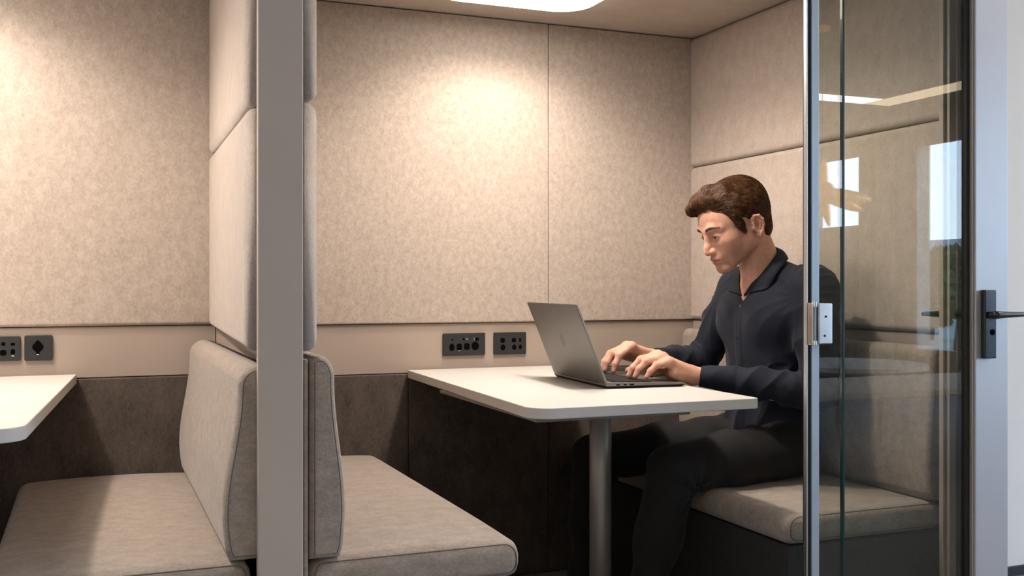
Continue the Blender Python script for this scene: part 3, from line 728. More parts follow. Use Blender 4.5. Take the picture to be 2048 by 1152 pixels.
hch([(0.0860, 0, 0.009), (0.0905, 0, -0.003), (0.1015, 0, -0.0265), (0.1065, 0, -0.0385)], [0.0078, 0.0068, 0.0076, 0.0088], 0.010)  # nose
he((0.0950, 0, -0.0435), (0.013, 0.0095, 0.0075), 0.008)               # columella
for s in (-1, 1):
    he((0.0935, s*0.0120, -0.0415), (0.0110, 0.0058, 0.0072), 0.007)                # wings
    he((0.0985, s*0.0063, -0.0500), (0.006, 0.0030, 0.0040), 0.003, True)           # nostrils
# lids wrap the eyeballs
EYE = {s: (0.0735, s*0.0315, -0.0015) for s in (-1, 1)}
for s in (-1, 1):
    ex, ey, ez = EYE[s]
    def lid(P, s=s, up=True, c=hd_(*EYE[s])):
        q = ((P-c)@HR.T)/HS
        r = np.sqrt((q*q).sum(1))
        # shell pieces: everything above (below) the slit plane through the lid margin
        y = q[:, 1]*s
        if up: cut = (0.0014-(y/0.0135)**2*0.0034)-q[:, 2]
        else: cut = q[:, 2]-(-0.0066+(y/0.0135)**2*0.0040)
        return np.maximum(r-(0.0150 if up else 0.0146), cut)*HS
    B.func(lid, 0.0030*HS, False, hd_(*EYE[s]), 0.02)
    B.func(lambda P, s=s, c=hd_(*EYE[s]), lid=lid: lid(P, s, False, c), 0.0045*HS, False, hd_(*EYE[s]), 0.02)
# mouth
hch([(0.0745, 0.0295, -0.0670), (0.0895, 0.0150, -0.0640), (0.0965, 0.0050, -0.0625), (0.0960, 0, -0.0633), (0.0965, -0.0050, -0.0625), (0.0895, -0.0150, -0.0640), (0.0745, -0.0295, -0.0670)], [0.0025, 0.0046, 0.0049, 0.0047, 0.0049, 0.0046, 0.0025], 0.006)
hch([(0.0745, 0.0270, -0.0700), (0.0895, 0.0120, -0.0740), (0.0935, 0, -0.0750), (0.0895, -0.0120, -0.0740), (0.0745, -0.0270, -0.0700)], [0.0028, 0.0049, 0.0054, 0.0049, 0.0028], 0.007)
hch([(0.0770, 0.0305, -0.0680), (0.0950, 0.0150, -0.0691), (0.1015, 0, -0.0687), (0.0950, -0.0150, -0.0691), (0.0770, -0.0305, -0.0680)], [0.0012, 0.0014, 0.0014, 0.0014, 0.0012], 0.003, True)
he((0.1000, 0, -0.0840), (0.006, 0.018, 0.0035), 0.009, True)       # fold above the chin
he((0.1010, 0, -0.0545), (0.0035, 0.0028, 0.007), 0.005, True)      # philtrum
# ears
for s in (-1, 1):
    a = math.radians(18)*s
    rot = np.array(((math.cos(a), math.sin(a), 0), (-math.sin(a), math.cos(a), 0), (0, 0, 1)))
    he((-0.0260, s*0.0745, -0.0165), (0.0165, 0.0065, 0.0265), 0.006, False, rot)
    he((-0.0230, s*0.0815, -0.0165), (0.0100, 0.0065, 0.0175), 0.003, True, rot)
    rim = [(-0.0130, s*0.074, -0.0065), (-0.0140, s*0.077, 0.0055), (-0.0220, s*0.081, 0.0120), (-0.0330, s*0.085, 0.0085), (-0.0400, s*0.086, -0.0045), (-0.0390, s*0.083, -0.0205), (-0.0310, s*0.079, -0.0365), (-0.0220, s*0.075, -0.0435), (-0.0160, s*0.073, -0.0395)]
    hch(rim, [0.0030, 0.0034, 0.0036, 0.0038, 0.0036, 0.0034, 0.0040, 0.0052, 0.004], 0.004)
    hch([(-0.0300, s*0.080, 0.0015), (-0.0330, s*0.082, -0.0105), (-0.0270, s*0.079, -0.0265)], [0.0025, 0.0030, 0.0025], 0.004)
    he((-0.0090, s*0.0735, -0.0185), (0.004, 0.004, 0.006), 0.003)     # tragus
# neck and upper chest
NB = np.array((1.868, YM, 1.005))
B.cone(hd_(-0.036, 0, -0.040), NB, 0.054, 0.060, 0.016)
for s in (-1, 1):
    B.cone(hd_(-0.035, s*0.045, -0.045), np.array((1.812, YM-s*0.018, 0.982)), 0.013, 0.010, 0.02)       # neck muscle
    B.cone(np.array((1.888, YM-s*0.02, 1.030)), np.array((1.900, YM-s*0.16, 0.975)), 0.040, 0.035, 0.04)  # trapezius
B.ell((1.872, YM, 0.88), (0.085, 0.150, 0.14), 0.06)
B.ell((1.880, YM, 0.66), (0.080, 0.135, 0.18), 0.06)
B.cone(NB+np.array((-0.012, 0, -0.03)), (1.85, YM, 0.92), 0.052, 0.07, 0.04)
for S, E, W in ((S_n, E_n, W_n), (S_f, E_f, W_f)):
    B.cone(S, E, 0.045, 0.038, 0.04); B.cone(E, lerp(E, W, 0.35), 0.036, 0.038, 0.02); B.cone(lerp(E, W, 0.35), lerp(E, W, 0.96), 0.038, 0.0235, 0.02)
# hands
TIPS = []
def hand(W, f, side, fing, up0, sc=1.08, thumb=None, roll=0.0):
    """W wrist, f horizontal pointing direction, side +1 when the thumb lies towards +Y; fing: per finger (offset, reach, knuckle rise, bend angles, phalanx lengths)"""
    W = np.array(W, float); f = nrm(f); z = np.array((0, 0, 1.0)); r = np.cross(z, f); r = r if r[1]*side > 0 else -r
    u = nrm(z*math.cos(roll)-r*math.sin(roll)); r = nrm(r*math.cos(roll)+z*math.sin(roll))
    H = Field.cone
    B.ell(W, (0.026*sc, 0.026*sc, 0.019*sc), 0.015, False, np.stack([f, r, u]))
    mc = []
    for i, (off, fwd, rise, ang, ln, spread) in enumerate(fing):
        m = W+sc*(f*fwd+r*off+u*rise); mc.append(m)
        base = W+sc*(f*0.008+r*off*0.45+u*(up0*0.2))
        B.cone(base, m, 0.0165*sc, 0.0115*sc, 0.014)
    # fleshy pads under the palm
    B.cone(W+sc*(f*0.004-r*0.014-u*0.009), W+sc*(f*0.062-r*0.027+u*0.006), 0.0165*sc, 0.0140*sc, 0.018)
    B.cone(W+sc*(f*0.020+r*0.018-u*0.008), W+sc*(f*0.050+r*0.030-u*0.002), 0.0140*sc, 0.0115*sc, 0.012)
    for i, (off, fwd, rise, ang, ln, spread) in enumerate(fing):
        m = mc[i]; a = 0; pts = [m]; d = nrm(f+r*spread)
        for t, l in zip(ang, ln):
            a = math.radians(t); pts.append(pts[-1]+sc*l*(d*math.cos(a)-u*math.sin(a)))
        th = (1.0, 1.03, 1.0, 0.88)[i]*sc
        rr = [0.0118*th, 0.0100*th, 0.0088*th, 0.0070*th]
        first = True
        for k in range(3):
            B.cone(pts[k], pts[k+1], rr[k]*(0.96 if k else 1), rr[k+1]*0.98, 0.012 if k == 0 else 0.006)
        B.ell(pts[0]+u*0.001, (rr[0]*1.0,)*3, 0.008)
        TIPS.append((pts[3], nrm(pts[3]-pts[2]), d, u, rr[3]))
    if thumb:
        pts = [W+sc*(f*a+r*b+u*c) for a, b, c in thumb]
        B.chain(pts, [0.0150*sc, 0.0125*sc, 0.0102*sc, 0.0080*sc], 0.006)
        TIPS.append((pts[3], nrm(pts[3]-pts[2]), nrm(pts[3]-pts[2]), nrm(u*0.6-r*0.8), 0.0080*sc))
LN = [(0.045, 0.027, 0.021), (0.049, 0.031, 0.022), (0.046, 0.029, 0.022), (0.037, 0.022, 0.019)]
hand((1.590, 2.555, 0.744), (-0.985, 0.12, 0), +1, [
    (+0.030, 0.088, 0.0508, (16, 44, 66), LN[0], 0.06), (+0.010, 0.091, 0.0520, (12, 44, 62), LN[1], 0.02),
    (-0.011, 0.087, 0.0486, (12, 42, 60), LN[2], -0.03), (-0.030, 0.078, 0.0373, (12, 40, 54), LN[3], -0.08)], 0.03,
    thumb=[(0.020, 0.022, 0.004), (0.050, 0.040, 0.008), (0.078, 0.040, 0.006), (0.100, 0.032, 0.000)])
hand((1.612, 2.815, 0.776), (-0.99, -0.02, 0), -1, [
    (+0.030, 0.086, 0.0350, (30, 60, 74), LN[0], 0.05), (+0.010, 0.090, 0.0345, (20, 56, 72), LN[1], 0.02),
    (-0.011, 0.086, 0.0270, (16, 52, 66), LN[2], -0.03), (-0.030, 0.078, 0.0100, (12, 44, 60), LN[3], -0.08)], 0.02,
    thumb=[(0.022, 0.022, -0.004), (0.056, 0.046, -0.010), (0.084, 0.050, -0.020), (0.106, 0.044, -0.030)])

0 and print('TIPS', [tuple(np.round(t[0], 3))+(round(float(t[0][2]-t[4]), 4),) for t in TIPS])
# skin material driven by a per-vertex mask of natural colouring
def skin_mat():
    m, nt, b = new_mat('skin'); N = nt.nodes.new; L = nt.links.new
    at = N('ShaderNodeAttribute'); at.attribute_name = 'tone'
    sp = N('ShaderNodeSeparateColor'); L(at.outputs['Color'], sp.inputs[0])
    tc = N('ShaderNodeTexCoord'); n1 = N('ShaderNodeTexNoise'); n1.inputs['Scale'].default_value = 75; n1.inputs['Detail'].default_value = 6; L(tc.outputs['Object'], n1.inputs['Vector'])
    r = N('ShaderNodeValToRGB'); r.color_ramp.elements[0].position = 0.3; r.color_ramp.elements[1].position = 0.7
    r.color_ramp.elements[0].color = (0.59, 0.310, 0.215, 1); r.color_ramp.elements[1].color = (0.685, 0.385, 0.275, 1); L(n1.outputs['Fac'], r.inputs['Fac'])
    def mix(prev, col, fac):
        x = N('ShaderNodeMix'); x.data_type = 'RGBA'; x.inputs[7].default_value = (*col, 1); L(prev, x.inputs[6]); L(fac, x.inputs[0]); return x.outputs[2]
    c = mix(r.outputs['Color'], (0.46, 0.175, 0.140), sp.outputs[0])          # lips
    n2 = N('ShaderNodeTexNoise'); n2.inputs['Scale'].default_value = 700; n2.inputs['Detail'].default_value = 2; L(tc.outputs['Object'], n2.inputs['Vector'])
    mm = N('ShaderNodeMath'); mm.operation = 'MULTIPLY'; L(sp.outputs[1], mm.inputs[0]); L(n2.outputs['Fac'], mm.inputs[1])
    c = mix(c, (0.20, 0.11, 0.07), mm.outputs[0])                            # stubble
    c = mix(c, (0.62, 0.27, 0.19), sp.outputs[2])                             # flushed areas
    L(c, b.inputs['Base Color'])
    b.inputs['Roughness'].default_value = 0.55; b.inputs['Specular IOR Level'].default_value = 0.4
    b.inputs['Subsurface Weight'].default_value = 0.25; b.inputs['Subsurface Radius'].default_value = (0.012, 0.004, 0.002); b.inputs['Subsurface Scale'].default_value = 0.6
    n3 = N('ShaderNodeTexNoise'); n3.inputs['Scale'].default_value = 900; L(tc.outputs['Object'], n3.inputs['Vector'])
    bp = N('ShaderNodeBump'); bp.inputs['Strength'].default_value = 0.12; bp.inputs['Distance'].default_value = 0.001; L(n3.outputs['Fac'], bp.inputs['Height']); L(bp.outputs['Normal'], b.inputs['Normal'])
    return m
M['skin'] = skin_mat()
vq = B.mesh((1.38, 2.29, 0.50), (2.0, 2.95, 1.32), 0.0022)
body = net_object('body', vq, M['skin'], man)
V = vq[0]; Q = to_head(V)
def ss(x, a, b): t = np.clip((x-a)/(b-a), 0, 1); return t*t*(3-2*t)
inhead = ss(Q[:, 2], -0.16, -0.12)*(V[:, 2] > 0.95)
yy = np.abs(Q[:, 1])
# lips: an almond round the mouth line
ml = -0.0752-0.10*np.maximum(0, yy-0.012)*0
wlip = np.clip(1-(yy/0.0300)**2, 0, 1)
dz = Q[:, 2]+0.0687
lip = np.where(dz > 0, 1-ss(dz, 0.0055*wlip, 0.0085*wlip+0.001), 1-ss(-dz, 0.0075*wlip, 0.0105*wlip+0.001))*(yy < 0.0300)*(Q[:, 0] > 0.07)*inhead
stub = ss(Q[:, 0]+0.35*Q[:, 2], -0.048, -0.02)*ss(-Q[:, 2], 0.034, 0.060)*(1-ss(-Q[:, 2], 0.125, 0.145))*inhead
stub *= 1-0.8*ss(Q[:, 2], -0.066, -0.045)*(1-ss(yy, 0.03, 0.06))
stub = np.clip(stub+0.9*np.exp(-((yy-0.068)/0.012)**2-((Q[:, 0]-0.012)/0.012)**2-((Q[:, 2]+0.012)/0.02)**2), 0, 1)*(1-lip)
red = 0.55*np.exp(-(((Q[:, 0]-0.105)/0.014)**2+(Q[:, 1]/0.016)**2+((Q[:, 2]+0.043)/0.014)**2))+0.45*np.exp(-(((Q[:, 0]-0.065)/0.03)**2+((yy-0.045)/0.02)**2+((Q[:, 2]+0.035)/0.022)**2))
red += 0.6*np.exp(-(((Q[:, 0]+0.026)/0.022)**2+((yy-0.080)/0.010)**2+((Q[:, 2]+0.015)/0.035)**2))
red = np.clip(red, 0, 1)*inhead
for tip, dirn, d, u, r in TIPS:                                       # fingertips a little rosier
    red = np.maximum(red, 0.5*np.exp(-(((V-tip)**2).sum(1))/(0.014**2)))
tone = np.stack([lip, stub*0.8, red, np.ones(len(V))], 1).astype(np.float32)
at = body.data.color_attributes.new('tone', 'FLOAT_COLOR', 'POINT'); at.data.foreach_set('color', tone.ravel())

# eyes
M['eyewhite'] = plain('eye_white', (0.62, 0.57, 0.53), 0.15, noise=0.04, nscale=80)
M['iris'] = plain('iris_grey_blue', (0.045, 0.060, 0.070), 0.2, noise=0.3, nscale=600)
M['pupil'] = plain('pupil', (0.004, 0.004, 0.004), 0.1, noise=0.1)
gaze = nrm(HF*0.95-HU*0.24+HL*0.02)
for s in (-1, 1):
    c = hd_(*EYE[s]); bm = bmesh.new(); bmesh.ops.create_uvsphere(bm, u_segments=32, v_segments=24, radius=0.0136*HS)
    for v in bm.verts: v.co += Vector(c)
    ey = finish(bm, 'eye', M['eyewhite'], man, wn=False)
    for nm, a0, rad, mt in (('iris', 0.47, 0.01385, 'iris'), ('pupil', 0.21, 0.01400, 'pupil')):
        bm = bmesh.new(); t1 = nrm(np.cross(gaze, HU)); t2 = np.cross(gaze, t1); ring = []
        for k in range(6):
            a = a0*k/5; ring.append([bm.verts.new(c+HS*rad*(gaze*math.cos(a)+(t1*math.cos(b)+t2*math.sin(b))*math.sin(a))) for b in np.linspace(0, 2*PI, 24, endpoint=False)] if k else [bm.verts.new(c+HS*rad*gaze)])
        for k in range(5):
            for j in range(24):
                if k == 0: bm.faces.new((ring[0][0], ring[1][j], ring[1][(j+1) % 24]))
                else: bm.faces.new((ring[k][j], ring[k+1][j], ring[k+1][(j+1) % 24], ring[k][(j+1) % 24]))
        finish(bm, nm, M[mt], ey, wn=False)

# ------------------------------------------------------------------ hair
def hair_mat(name, dark, light):
    m, nt, b = new_mat(name); N = nt.nodes.new; L = nt.links.new
    tc = N('ShaderNodeTexCoord'); n1 = N('ShaderNodeTexNoise'); n1.inputs['Scale'].default_value = 75; n1.inputs['Detail'].default_value = 4; L(tc.outputs['Object'], n1.inputs['Vector'])
    r = N('ShaderNodeValToRGB'); r.color_ramp.elements[0].position = 0.32; r.color_ramp.elements[1].position = 0.70
    r.color_ramp.elements[0].color = (*dark, 1); r.color_ramp.elements[1].color = (*light, 1); L(n1.outputs['Fac'], r.inputs['Fac']); L(r.outputs['Color'], b.inputs['Base Color'])
    b.inputs['Roughness'].default_value = 0.5; b.inputs['Specular IOR Level'].default_value = 0.22; return m
M['hair'] = hair_mat('brown_hair', (0.024, 0.0095, 0.004), (0.130, 0.054, 0.020))
M['brow'] = hair_mat('brow_hair', (0.045, 0.020, 0.010), (0.10, 0.045, 0.022))
HB = Field()
def hb(c, r, k=0.0, sub=False): HB.ell(hd_(*c), np.array(r)*HS, k*HS, sub, HR)
hb((-0.014, 0, 0.060), (0.094, 0.077, 0.063))
hb((-0.044, 0, 0.034), (0.070, 0.079, 0.084), 0.02)
hb((-0.064, 0, -0.036), (0.032, 0.054, 0.035), 0.025)
HB.chain([hd_(0.040, 0.046, 0.086), hd_(0.061, 0.022, 0.094), hd_(0.073, -0.012, 0.091), hd_(0.081, -0.042, 0.080)], [0.012*HS, 0.0150*HS, 0.0165*HS, 0.0150*HS], 0.014)
HB.chain([hd_(0.016, 0.042, 0.102), hd_(0.038, 0.0, 0.108), hd_(0.058, -0.030, 0.098)], [0.016*HS, 0.0175*HS, 0.0180*HS], 0.016)
for s in (-1, 1):
    HB.chain([hd_(0.024, s*0.064, 0.032), hd_(0.019, s*0.0665, 0.006), hd_(0.013, s*0.066, -0.018)], [0.012*HS, 0.008*HS, 0.0035*HS], 0.010)
    hb((-0.014, s*0.056, 0.052), (0.052, 0.024, 0.030), 0.016)
    hb((-0.022, s*0.088, -0.016), (0.024, 0.020, 0.032), 0.006, True)
def hdisp(P, d):
    q = to_head(P)
    ph = q[:, 1]*105+q[:, 0]*40+2.2*np.sin(q[:, 0]*48+q[:, 2]*30)+1.5*np.sin(q[:, 2]*60)
    top = ss(q[:, 2], 0.03, 0.09)
    return (0.0034*np.sin(ph)*(0.35+0.65*top)+0.0018*np.sin(q[:, 2]*170+q[:, 0]*90+np.sin(q[:, 1]*60)*2)*(1-top))
HB.disp = hdisp; HB.dmax = 0.006
hair = net_object('hair', HB.mesh(HO-np.array((.19, .17, .17)), HO+np.array((.19, .17, .20)), 0.0026), M['hair'], man)
# locks combed over the cap
rnd = np.random.RandomState(11)
def grad(P, e=0.002):
    g = np.stack([HB.ev(P+np.eye(3)[i]*e)-HB.ev(P-np.eye(3)[i]*e) for i in range(3)], 1); return g/np.maximum(1e-9, np.linalg.norm(g, axis=1))[:, None]
hv = np.array([v.co for v in hair.data.vertices]); 
pick = rnd.choice(len(hv), 11000, replace=len(hv) < 11000); P = hv[pick].copy(); q0 = to_head(P)
HB.disp = None
def flow(q):
    """combing direction in head space"""
    d = np.zeros_like(q)
    top = ss(q[:, 2], 0.055, 0.090); bk = ss(-q[:, 0], 0.02, 0.08)
    tt = ss(q[:, 1], -0.040, 0.022); bb = ss(-q[:, 0], -0.075, -0.015)
    th = np.radians(100+78*(1-(1-tt)*(1-bb))+12*np.sin(q[:, 1]*70+q[:, 2]*50)+10*np.sin(q[:, 0]*95))
    up = ss(q[:, 0], 0.030, 0.065)*ss(q[:, 1], -0.030, 0.005)
    tp = np.stack([np.cos(th), -np.sin(th)*(1-0.5*up), -0.35*bk+1.0*up-0.22*ss(q[:, 0], 0.06, 0.09)*(1-up)], 1)
    sd = np.stack([-0.75-0.1*bk, 0*th, -0.35-0.9*bk-0.5*ss(-q[:, 2], 0.0, 0.05)], 1)
    d = tp*top[:, None]+sd*(1-top)[:, None]
    return d/np.linalg.norm(d, axis=1)[:, None]
NS = 10
ln = 0.0056*(0.6+0.9*rnd.rand(len(P)))*(0.55+0.9*ss(q0[:, 2], 0.02, 0.08))
clump = np.sin(q0[:, 0]*180+1.3)*np.sin(q0[:, 1]*200)*0.5
for k in range(4):
    g = grad(P); t = flow(to_head(P))@HR; t = t-g*(t*g).sum(1)[:, None]; t /= np.maximum(1e-6, np.linalg.norm(t, axis=1))[:, None]
    Pn = P-t*(ln*0.9)[:, None]; Pn = Pn-grad(Pn)*HB.ev(Pn)[:, None]
    ok = B.ev(Pn) > 0.004*0+HB.ev(Pn)*0+0.0035; P = np.where(ok[:, None], Pn, P)
path = [P.copy()]
for k in range(NS-1):
    g = grad(P); t = flow(to_head(P))@HR
    t = t-g*(t*g).sum(1)[:, None]; t /= np.maximum(1e-6, np.linalg.norm(t, axis=1))[:, None]
    sw = np.cross(g, t)*(0.35*np.sin(k*0.9+clump*5+q0[:, 1]*90))[:, None]
    P = P+(t+sw)*ln[:, None]
    dd = HB.ev(P); lift = 0.0012+0.0026*math.sin(PI*min(1, (k+1)/(NS-1)))*(1+0.6*clump)
    P = P-grad(P)*(dd-lift)[:, None]*0.7
    path.append(P.copy())
path = np.stack(path, 1)
def strands(path, r0, name, mat, parent, join=None):
    n, m, _ = path.shape
    T = np.gradient(path, axis=1); T /= np.maximum(1e-9, np.linalg.norm(T, axis=2))[..., None]
    ref = np.array((0.31, 0.52, 0.79)); U = np.cross(T, ref); U /= np.maximum(1e-9, np.linalg.norm(U, axis=2))[..., None]; Wv = np.cross(T, U)
    prof = np.sin(np.linspace(0.35, PI-0.12, m))[None, :, None]*(r0 if np.isscalar(r0) else r0[:, None, None])
    ring = [path+(U*math.cos(a)+Wv*math.sin(a))*prof for a in (0, 2*PI/3, 4*PI/3)]
    v = np.stack(ring, 2).reshape(-1, 3); f = []
    b = (np.arange(n)*m*3)[:, None]+(np.arange(m-1)*3)[None]
    for a, c in ((0, 1), (1, 2), (2, 0)): f.append(np.stack([b+a, b+c, b+3+c, b+3+a], -1).reshape(-1, 4))
    return v, np.concatenate(f)
sv, sf = strands(path, 0.00078*(0.6+0.8*rnd.rand(len(path))), 'lock', M['hair'], man)
lk = net_object('locks', (sv, sf), M['hair'], man); lk.parent = hair; lk.location = (0, 0, 0)
# brows and lashes
rows = []
for s in (-1, 1):
    for i in range(170):
        t = rnd.rand(); h_ = (rnd.rand()-0.5)
        x = 0.0935+(-0.002)*t-0.030*max(0, t-0.35)**1.6; y = s*(0.012+0.040*t); z = 0.0175+0.0075*math.sin(min(1, t*1.35)*PI*0.55)-0.010*max(0, t-0.6)
        hgt = (0.0082*min(1, 0.55+t*2) if t < .6 else 0.0082*(1-(t-.6)/.5))
        p = np.array((x-0.0, y, z+h_*hgt))
        dvec = nrm((-0.15*t, s*(0.35+0.6*t), 0.45*(1-t)-0.25*t-h_*0.8))
        rows.append((s, [p+dvec*0.0085*k/4 for k in range(5)]))
def proj_skin(P, lift):
    for _ in range(4):
        d = B.ev(P); g = np.stack([B.ev(P+np.eye(3)[i]*.001)-B.ev(P-np.eye(3)[i]*.001) for i in range(3)], 1); g /= np.maximum(1e-9, np.linalg.norm(g, axis=1))[:, None]
        P = P-g*(d-lift)[:, None]
    return P
for s in (-1, 1):
    pth = np.array([[hd_(*p) for p in r[1]] for r in rows if r[0] == s]); sh = pth.shape
    lift = np.tile(np.array((0.0, 0.0006, 0.0009, 0.0010, 0.0006)), sh[0])
    pth = proj_skin(pth.reshape(-1, 3), lift).reshape(sh)
    v, f = strands(pth, 0.00052, 'b', None, None); net_object('eyebrow', (v, f), M['brow'], man)
    pth = []
    for i in range(26):
        a = -0.95+1.9*i/25; y = s*0.0; c = np.array(EYE[s]); yy_ = 0.0140*math.sin(a)
        z0 = 0.0012-(yy_/0.0135)**2*0.0034; x0 = math.sqrt(max(1e-8, 0.0152**2-yy_**2-z0**2))
        p = c+np.array((x0, yy_, z0)); o = nrm((math.cos(a)*0.9, math.sin(a)*0.7, -0.25))
        pth.append([hd_(*(p+o*0.0042*k/3+np.array((0, 0, 0.0016))*(k/3)**2)) for k in range(4)])
    v, f = strands(np.array(pth), 0.00045, 'l', None, None); net_object('eyelashes', (v, f), M['hair'], man)
# ------------------------------------------------------------------ clothes
def cloth_mat(name, col, var=0.15, rough=0.8, weave=900):
    m, nt, b = new_mat(name); N = nt.nodes.new; L = nt.links.new
    tc = N('ShaderNodeTexCoord'); n1 = N('ShaderNodeTexNoise'); n1.inputs['Scale'].default_value = 320; n1.inputs['Detail'].default_value = 3; L(tc.outputs['Object'], n1.inputs['Vector'])
    r = N('ShaderNodeValToRGB'); r.color_ramp.elements[0].position = 0.3; r.color_ramp.elements[1].position = 0.7
    r.color_ramp.elements[0].color = (*[c*(1-var) for c in col], 1); r.color_ramp.elements[1].color = (*[c*(1+var) for c in col], 1); L(n1.outputs['Fac'], r.inputs['Fac']); L(r.outputs['Color'], b.inputs['Base Color'])
    b.inputs['Roughness'].default_value = rough; b.inputs['Specular IOR Level'].default_value = 0.25; b.inputs['Sheen Weight'].default_value = 0.05
    n2 = N('ShaderNodeTexNoise'); n2.inputs['Scale'].default_value = weave; L(tc.outputs['Object'], n2.inputs['Vector'])
    bp = N('ShaderNodeBump'); bp.inputs['Strength'].default_value = 0.2; bp.inputs['Distance'].default_value = 0.001; L(n2.outputs['Fac'], bp.inputs['Height']); L(bp.outputs['Normal'], b.inputs['Normal'])
    return m
M['shirt'] = cloth_mat('navy_shirt', (0.0088, 0.0120, 0.0225))
M['trousers'] = cloth_mat('black_trousers', (0.0120, 0.0115, 0.0120), 0.2, 0.85)
M['belt'] = plain('black_belt', (0.008, 0.008, 0.008), 0.45, noise=0.2, nscale=200)
M['shoe'] = plain('black_shoe', (0.010, 0.009, 0.009), 0.35, noise=0.2, nscale=100)
T = Field()
T.ell((1.872, YM, 0.885), (0.108, 0.172, 0.165))
T.ell((1.876, YM, 0.690), (0.103, 0.165, 0.190), 0.08)
T.ell((1.876, YM, 0.575), (0.106, 0.172, 0.085), 0.05)
for s, S in ((-1, S_n), (1, S_f)):
    T.cone((1.885, YM+s*0.045, 1.030), lerp(S, (1.885, YM, 1.0), 0.2), 0.044, 0.060, 0.04)
    T.ell((1.835, YM+s*0.085, 0.905), (0.070, 0.080, 0.075), 0.05)
for S, E, W in ((S_n, E_n, W_n), (S_f, E_f, W_f)):
    T.cone(S, lerp(S, E, 0.5), 0.068, 0.062, 0.045); T.cone(lerp(S, E, 0.5), E, 0.062, 0.054, 0.02)
    T.cone(E, lerp(E, W, 0.45), 0.053, 0.049, 0.02); T.cone(lerp(E, W, 0.45), lerp(E, W, 0.86), 0.048, 0.0345, 0.015)
    a = nrm(np.array(W)-np.array(E)); cu0, cu1 = lerp(E, W, 0.70), lerp(E, W, 0.93)
    def cuff(P, c0=cu0, c1=cu1, a=a):
        q = P-c0; h = q@a; L_ = np.linalg.norm(c1-c0); r = np.sqrt(np.maximum(0, (q*q).sum(1)-h*h))
        return np.maximum(r-(0.0325-0.0035*np.clip(h/L_, 0, 1)), np.maximum(-h, h-L_))-0.002
    T.func(cuff, 0.004, False, (cu0+cu1)/2, 0.08)
# neck opening: the collar ring and a short open V
T.cone(NB+np.array((0.008, 0, -0.015)), hd_(-0.03, 0, -0.05), 0.0610, 0.0640, 0.010, True)
T.cone(np.array((1.790, YM-0.004, 1.015)), np.array((1.765, YM-0.004, 0.945)), 0.034, 0.010, 0.010, True)
def rid(x): return 0.8*np.abs(np.sin(x*0.5))**0.75*2-0.8
def tdisp(P, d):
    x, y, z = P[:, 0], P[:, 1], P[:, 2]
    out = np.zeros(len(P))
    # soft drape folds over the trunk, radiating from the armpits and gathering at the waist
    near = y-YM
    a1 = np.arctan2(z-0.97, near+0.20); r1 = np.hypot(z-0.97, near+0.20)
    nm = 0.5+0.5*wob(P, 7); out += 0.0085*nm*rid(a1*15+2.2*wob(P, 9))*np.exp(-((r1-0.16)/0.10)**2)
    a2 = np.arctan2(z-0.97, 0.20-near); r2 = np.hypot(z-0.97, 0.20-near)
    out += 0.0085*nm*rid(a2*15+2.2*wob(P, 9))*np.exp(-((r2-0.16)/0.10)**2)
    out += 0.0055*rid(near*70+2.0*wob(P, 8)+z*30)*ss(-z, -0.80, -0.62)+0.0034*rid(near*62+z*20+3.0*wob(P, 6))*ss(-z, -0.97, -0.84)*(0.5+0.5*wob(P, 8))
    out += 0.0018*wob(P, 30)*ss(-z, -1.0, -0.92)
    # sleeve wrinkles: across the arm, strongest at the elbow crook
    for S, E, W in ((S_n, E_n, W_n), (S_f, E_f, W_f)):
        S_, E_, W_ = map(np.array, (S, E, W))
        de = np.sqrt(((P-E_)**2).sum(1))
        al = ((P-E_)@nrm(W_-E_)); al2 = ((P-E_)@nrm(S_-E_))
        out += 0.0052*rid(al*150-al2*125+2.6*wob(P, 14))*np.exp(-(de/0.105)**2)
        rad = np.sqrt(np.maximum(0, ((P-E_)**2).sum(1)-al*al))
        L_ = np.linalg.norm(W_-E_); m = (rad < 0.075)*ss(al, 0.05, 0.10)*(1-ss(al, L_*0.64, L_*0.70))
        out += 0.0042*rid(al*70+((P-E_)@np.array((0, .5, .8)))*70+2.4*wob(P, 14))*m
        m2 = np.exp(-(((P-lerp(S, E, 0.45))**2).sum(1))/0.10**2)
        out += 0.0050*rid(al2*60+((P-E_)@np.array((0.5, 0.5, 0)))*60+2*wob(P, 10))*m2
    # button placket: a raised strip down the front
    pl = (np.abs(y-(YM-0.004)) < 0.016)*(x < 1.86)*(z < 0.965)*(z > 0.55)
    out -= 0.0022*pl
    return out
T.disp = tdisp; T.dmax = 0.012
shirt = net_object('shirt', T.mesh((1.58, 2.25, 0.545), (2.02, 2.98, 1.10), 0.0036), M['shirt'], man)
# collar: a folded leaf running round the neck, open at the throat
near_T = [(1.786, -0.007, 0.968), (1.790, -0.028, 0.998), (1.806, -0.053, 1.030), (1.836, -0.063, 1.070), (1.868, -0.046, 1.102), (1.882, 0.0, 1.112)]
near_O = [(1.796, -0.088, 0.978), (1.808, -0.100, 1.005), (1.828, -0.104, 1.038), (1.866, -0.090, 1.066), (1.900, -0.056, 1.080), (1.914, 0.0, 1.082)]
def mirror(L_): return [(x, -y, z) for x, y, z in L_[:-1]][::-1]
Tl = near_T+mirror(near_T); Ol = near_O+mirror(near_O)
def dens(L_, n=10):
    P = [Vector((x, YM+y, z)) for x, y, z in L_]; out = []
    for i in range(len(P)-1):
        a, b, c, d = P[max(i-1, 0)], P[i], P[i+1], P[min(i+2, len(P)-1)]
        for k in range(n):
            t = k/n; out.append(0.5*((2*b)+(c-a)*t+(2*a-5*b+4*c-d)*t*t+(3*b-a-3*c+d)*t**3))
    return out+[P[-1]]
td, od = dens(Tl), dens(Ol)
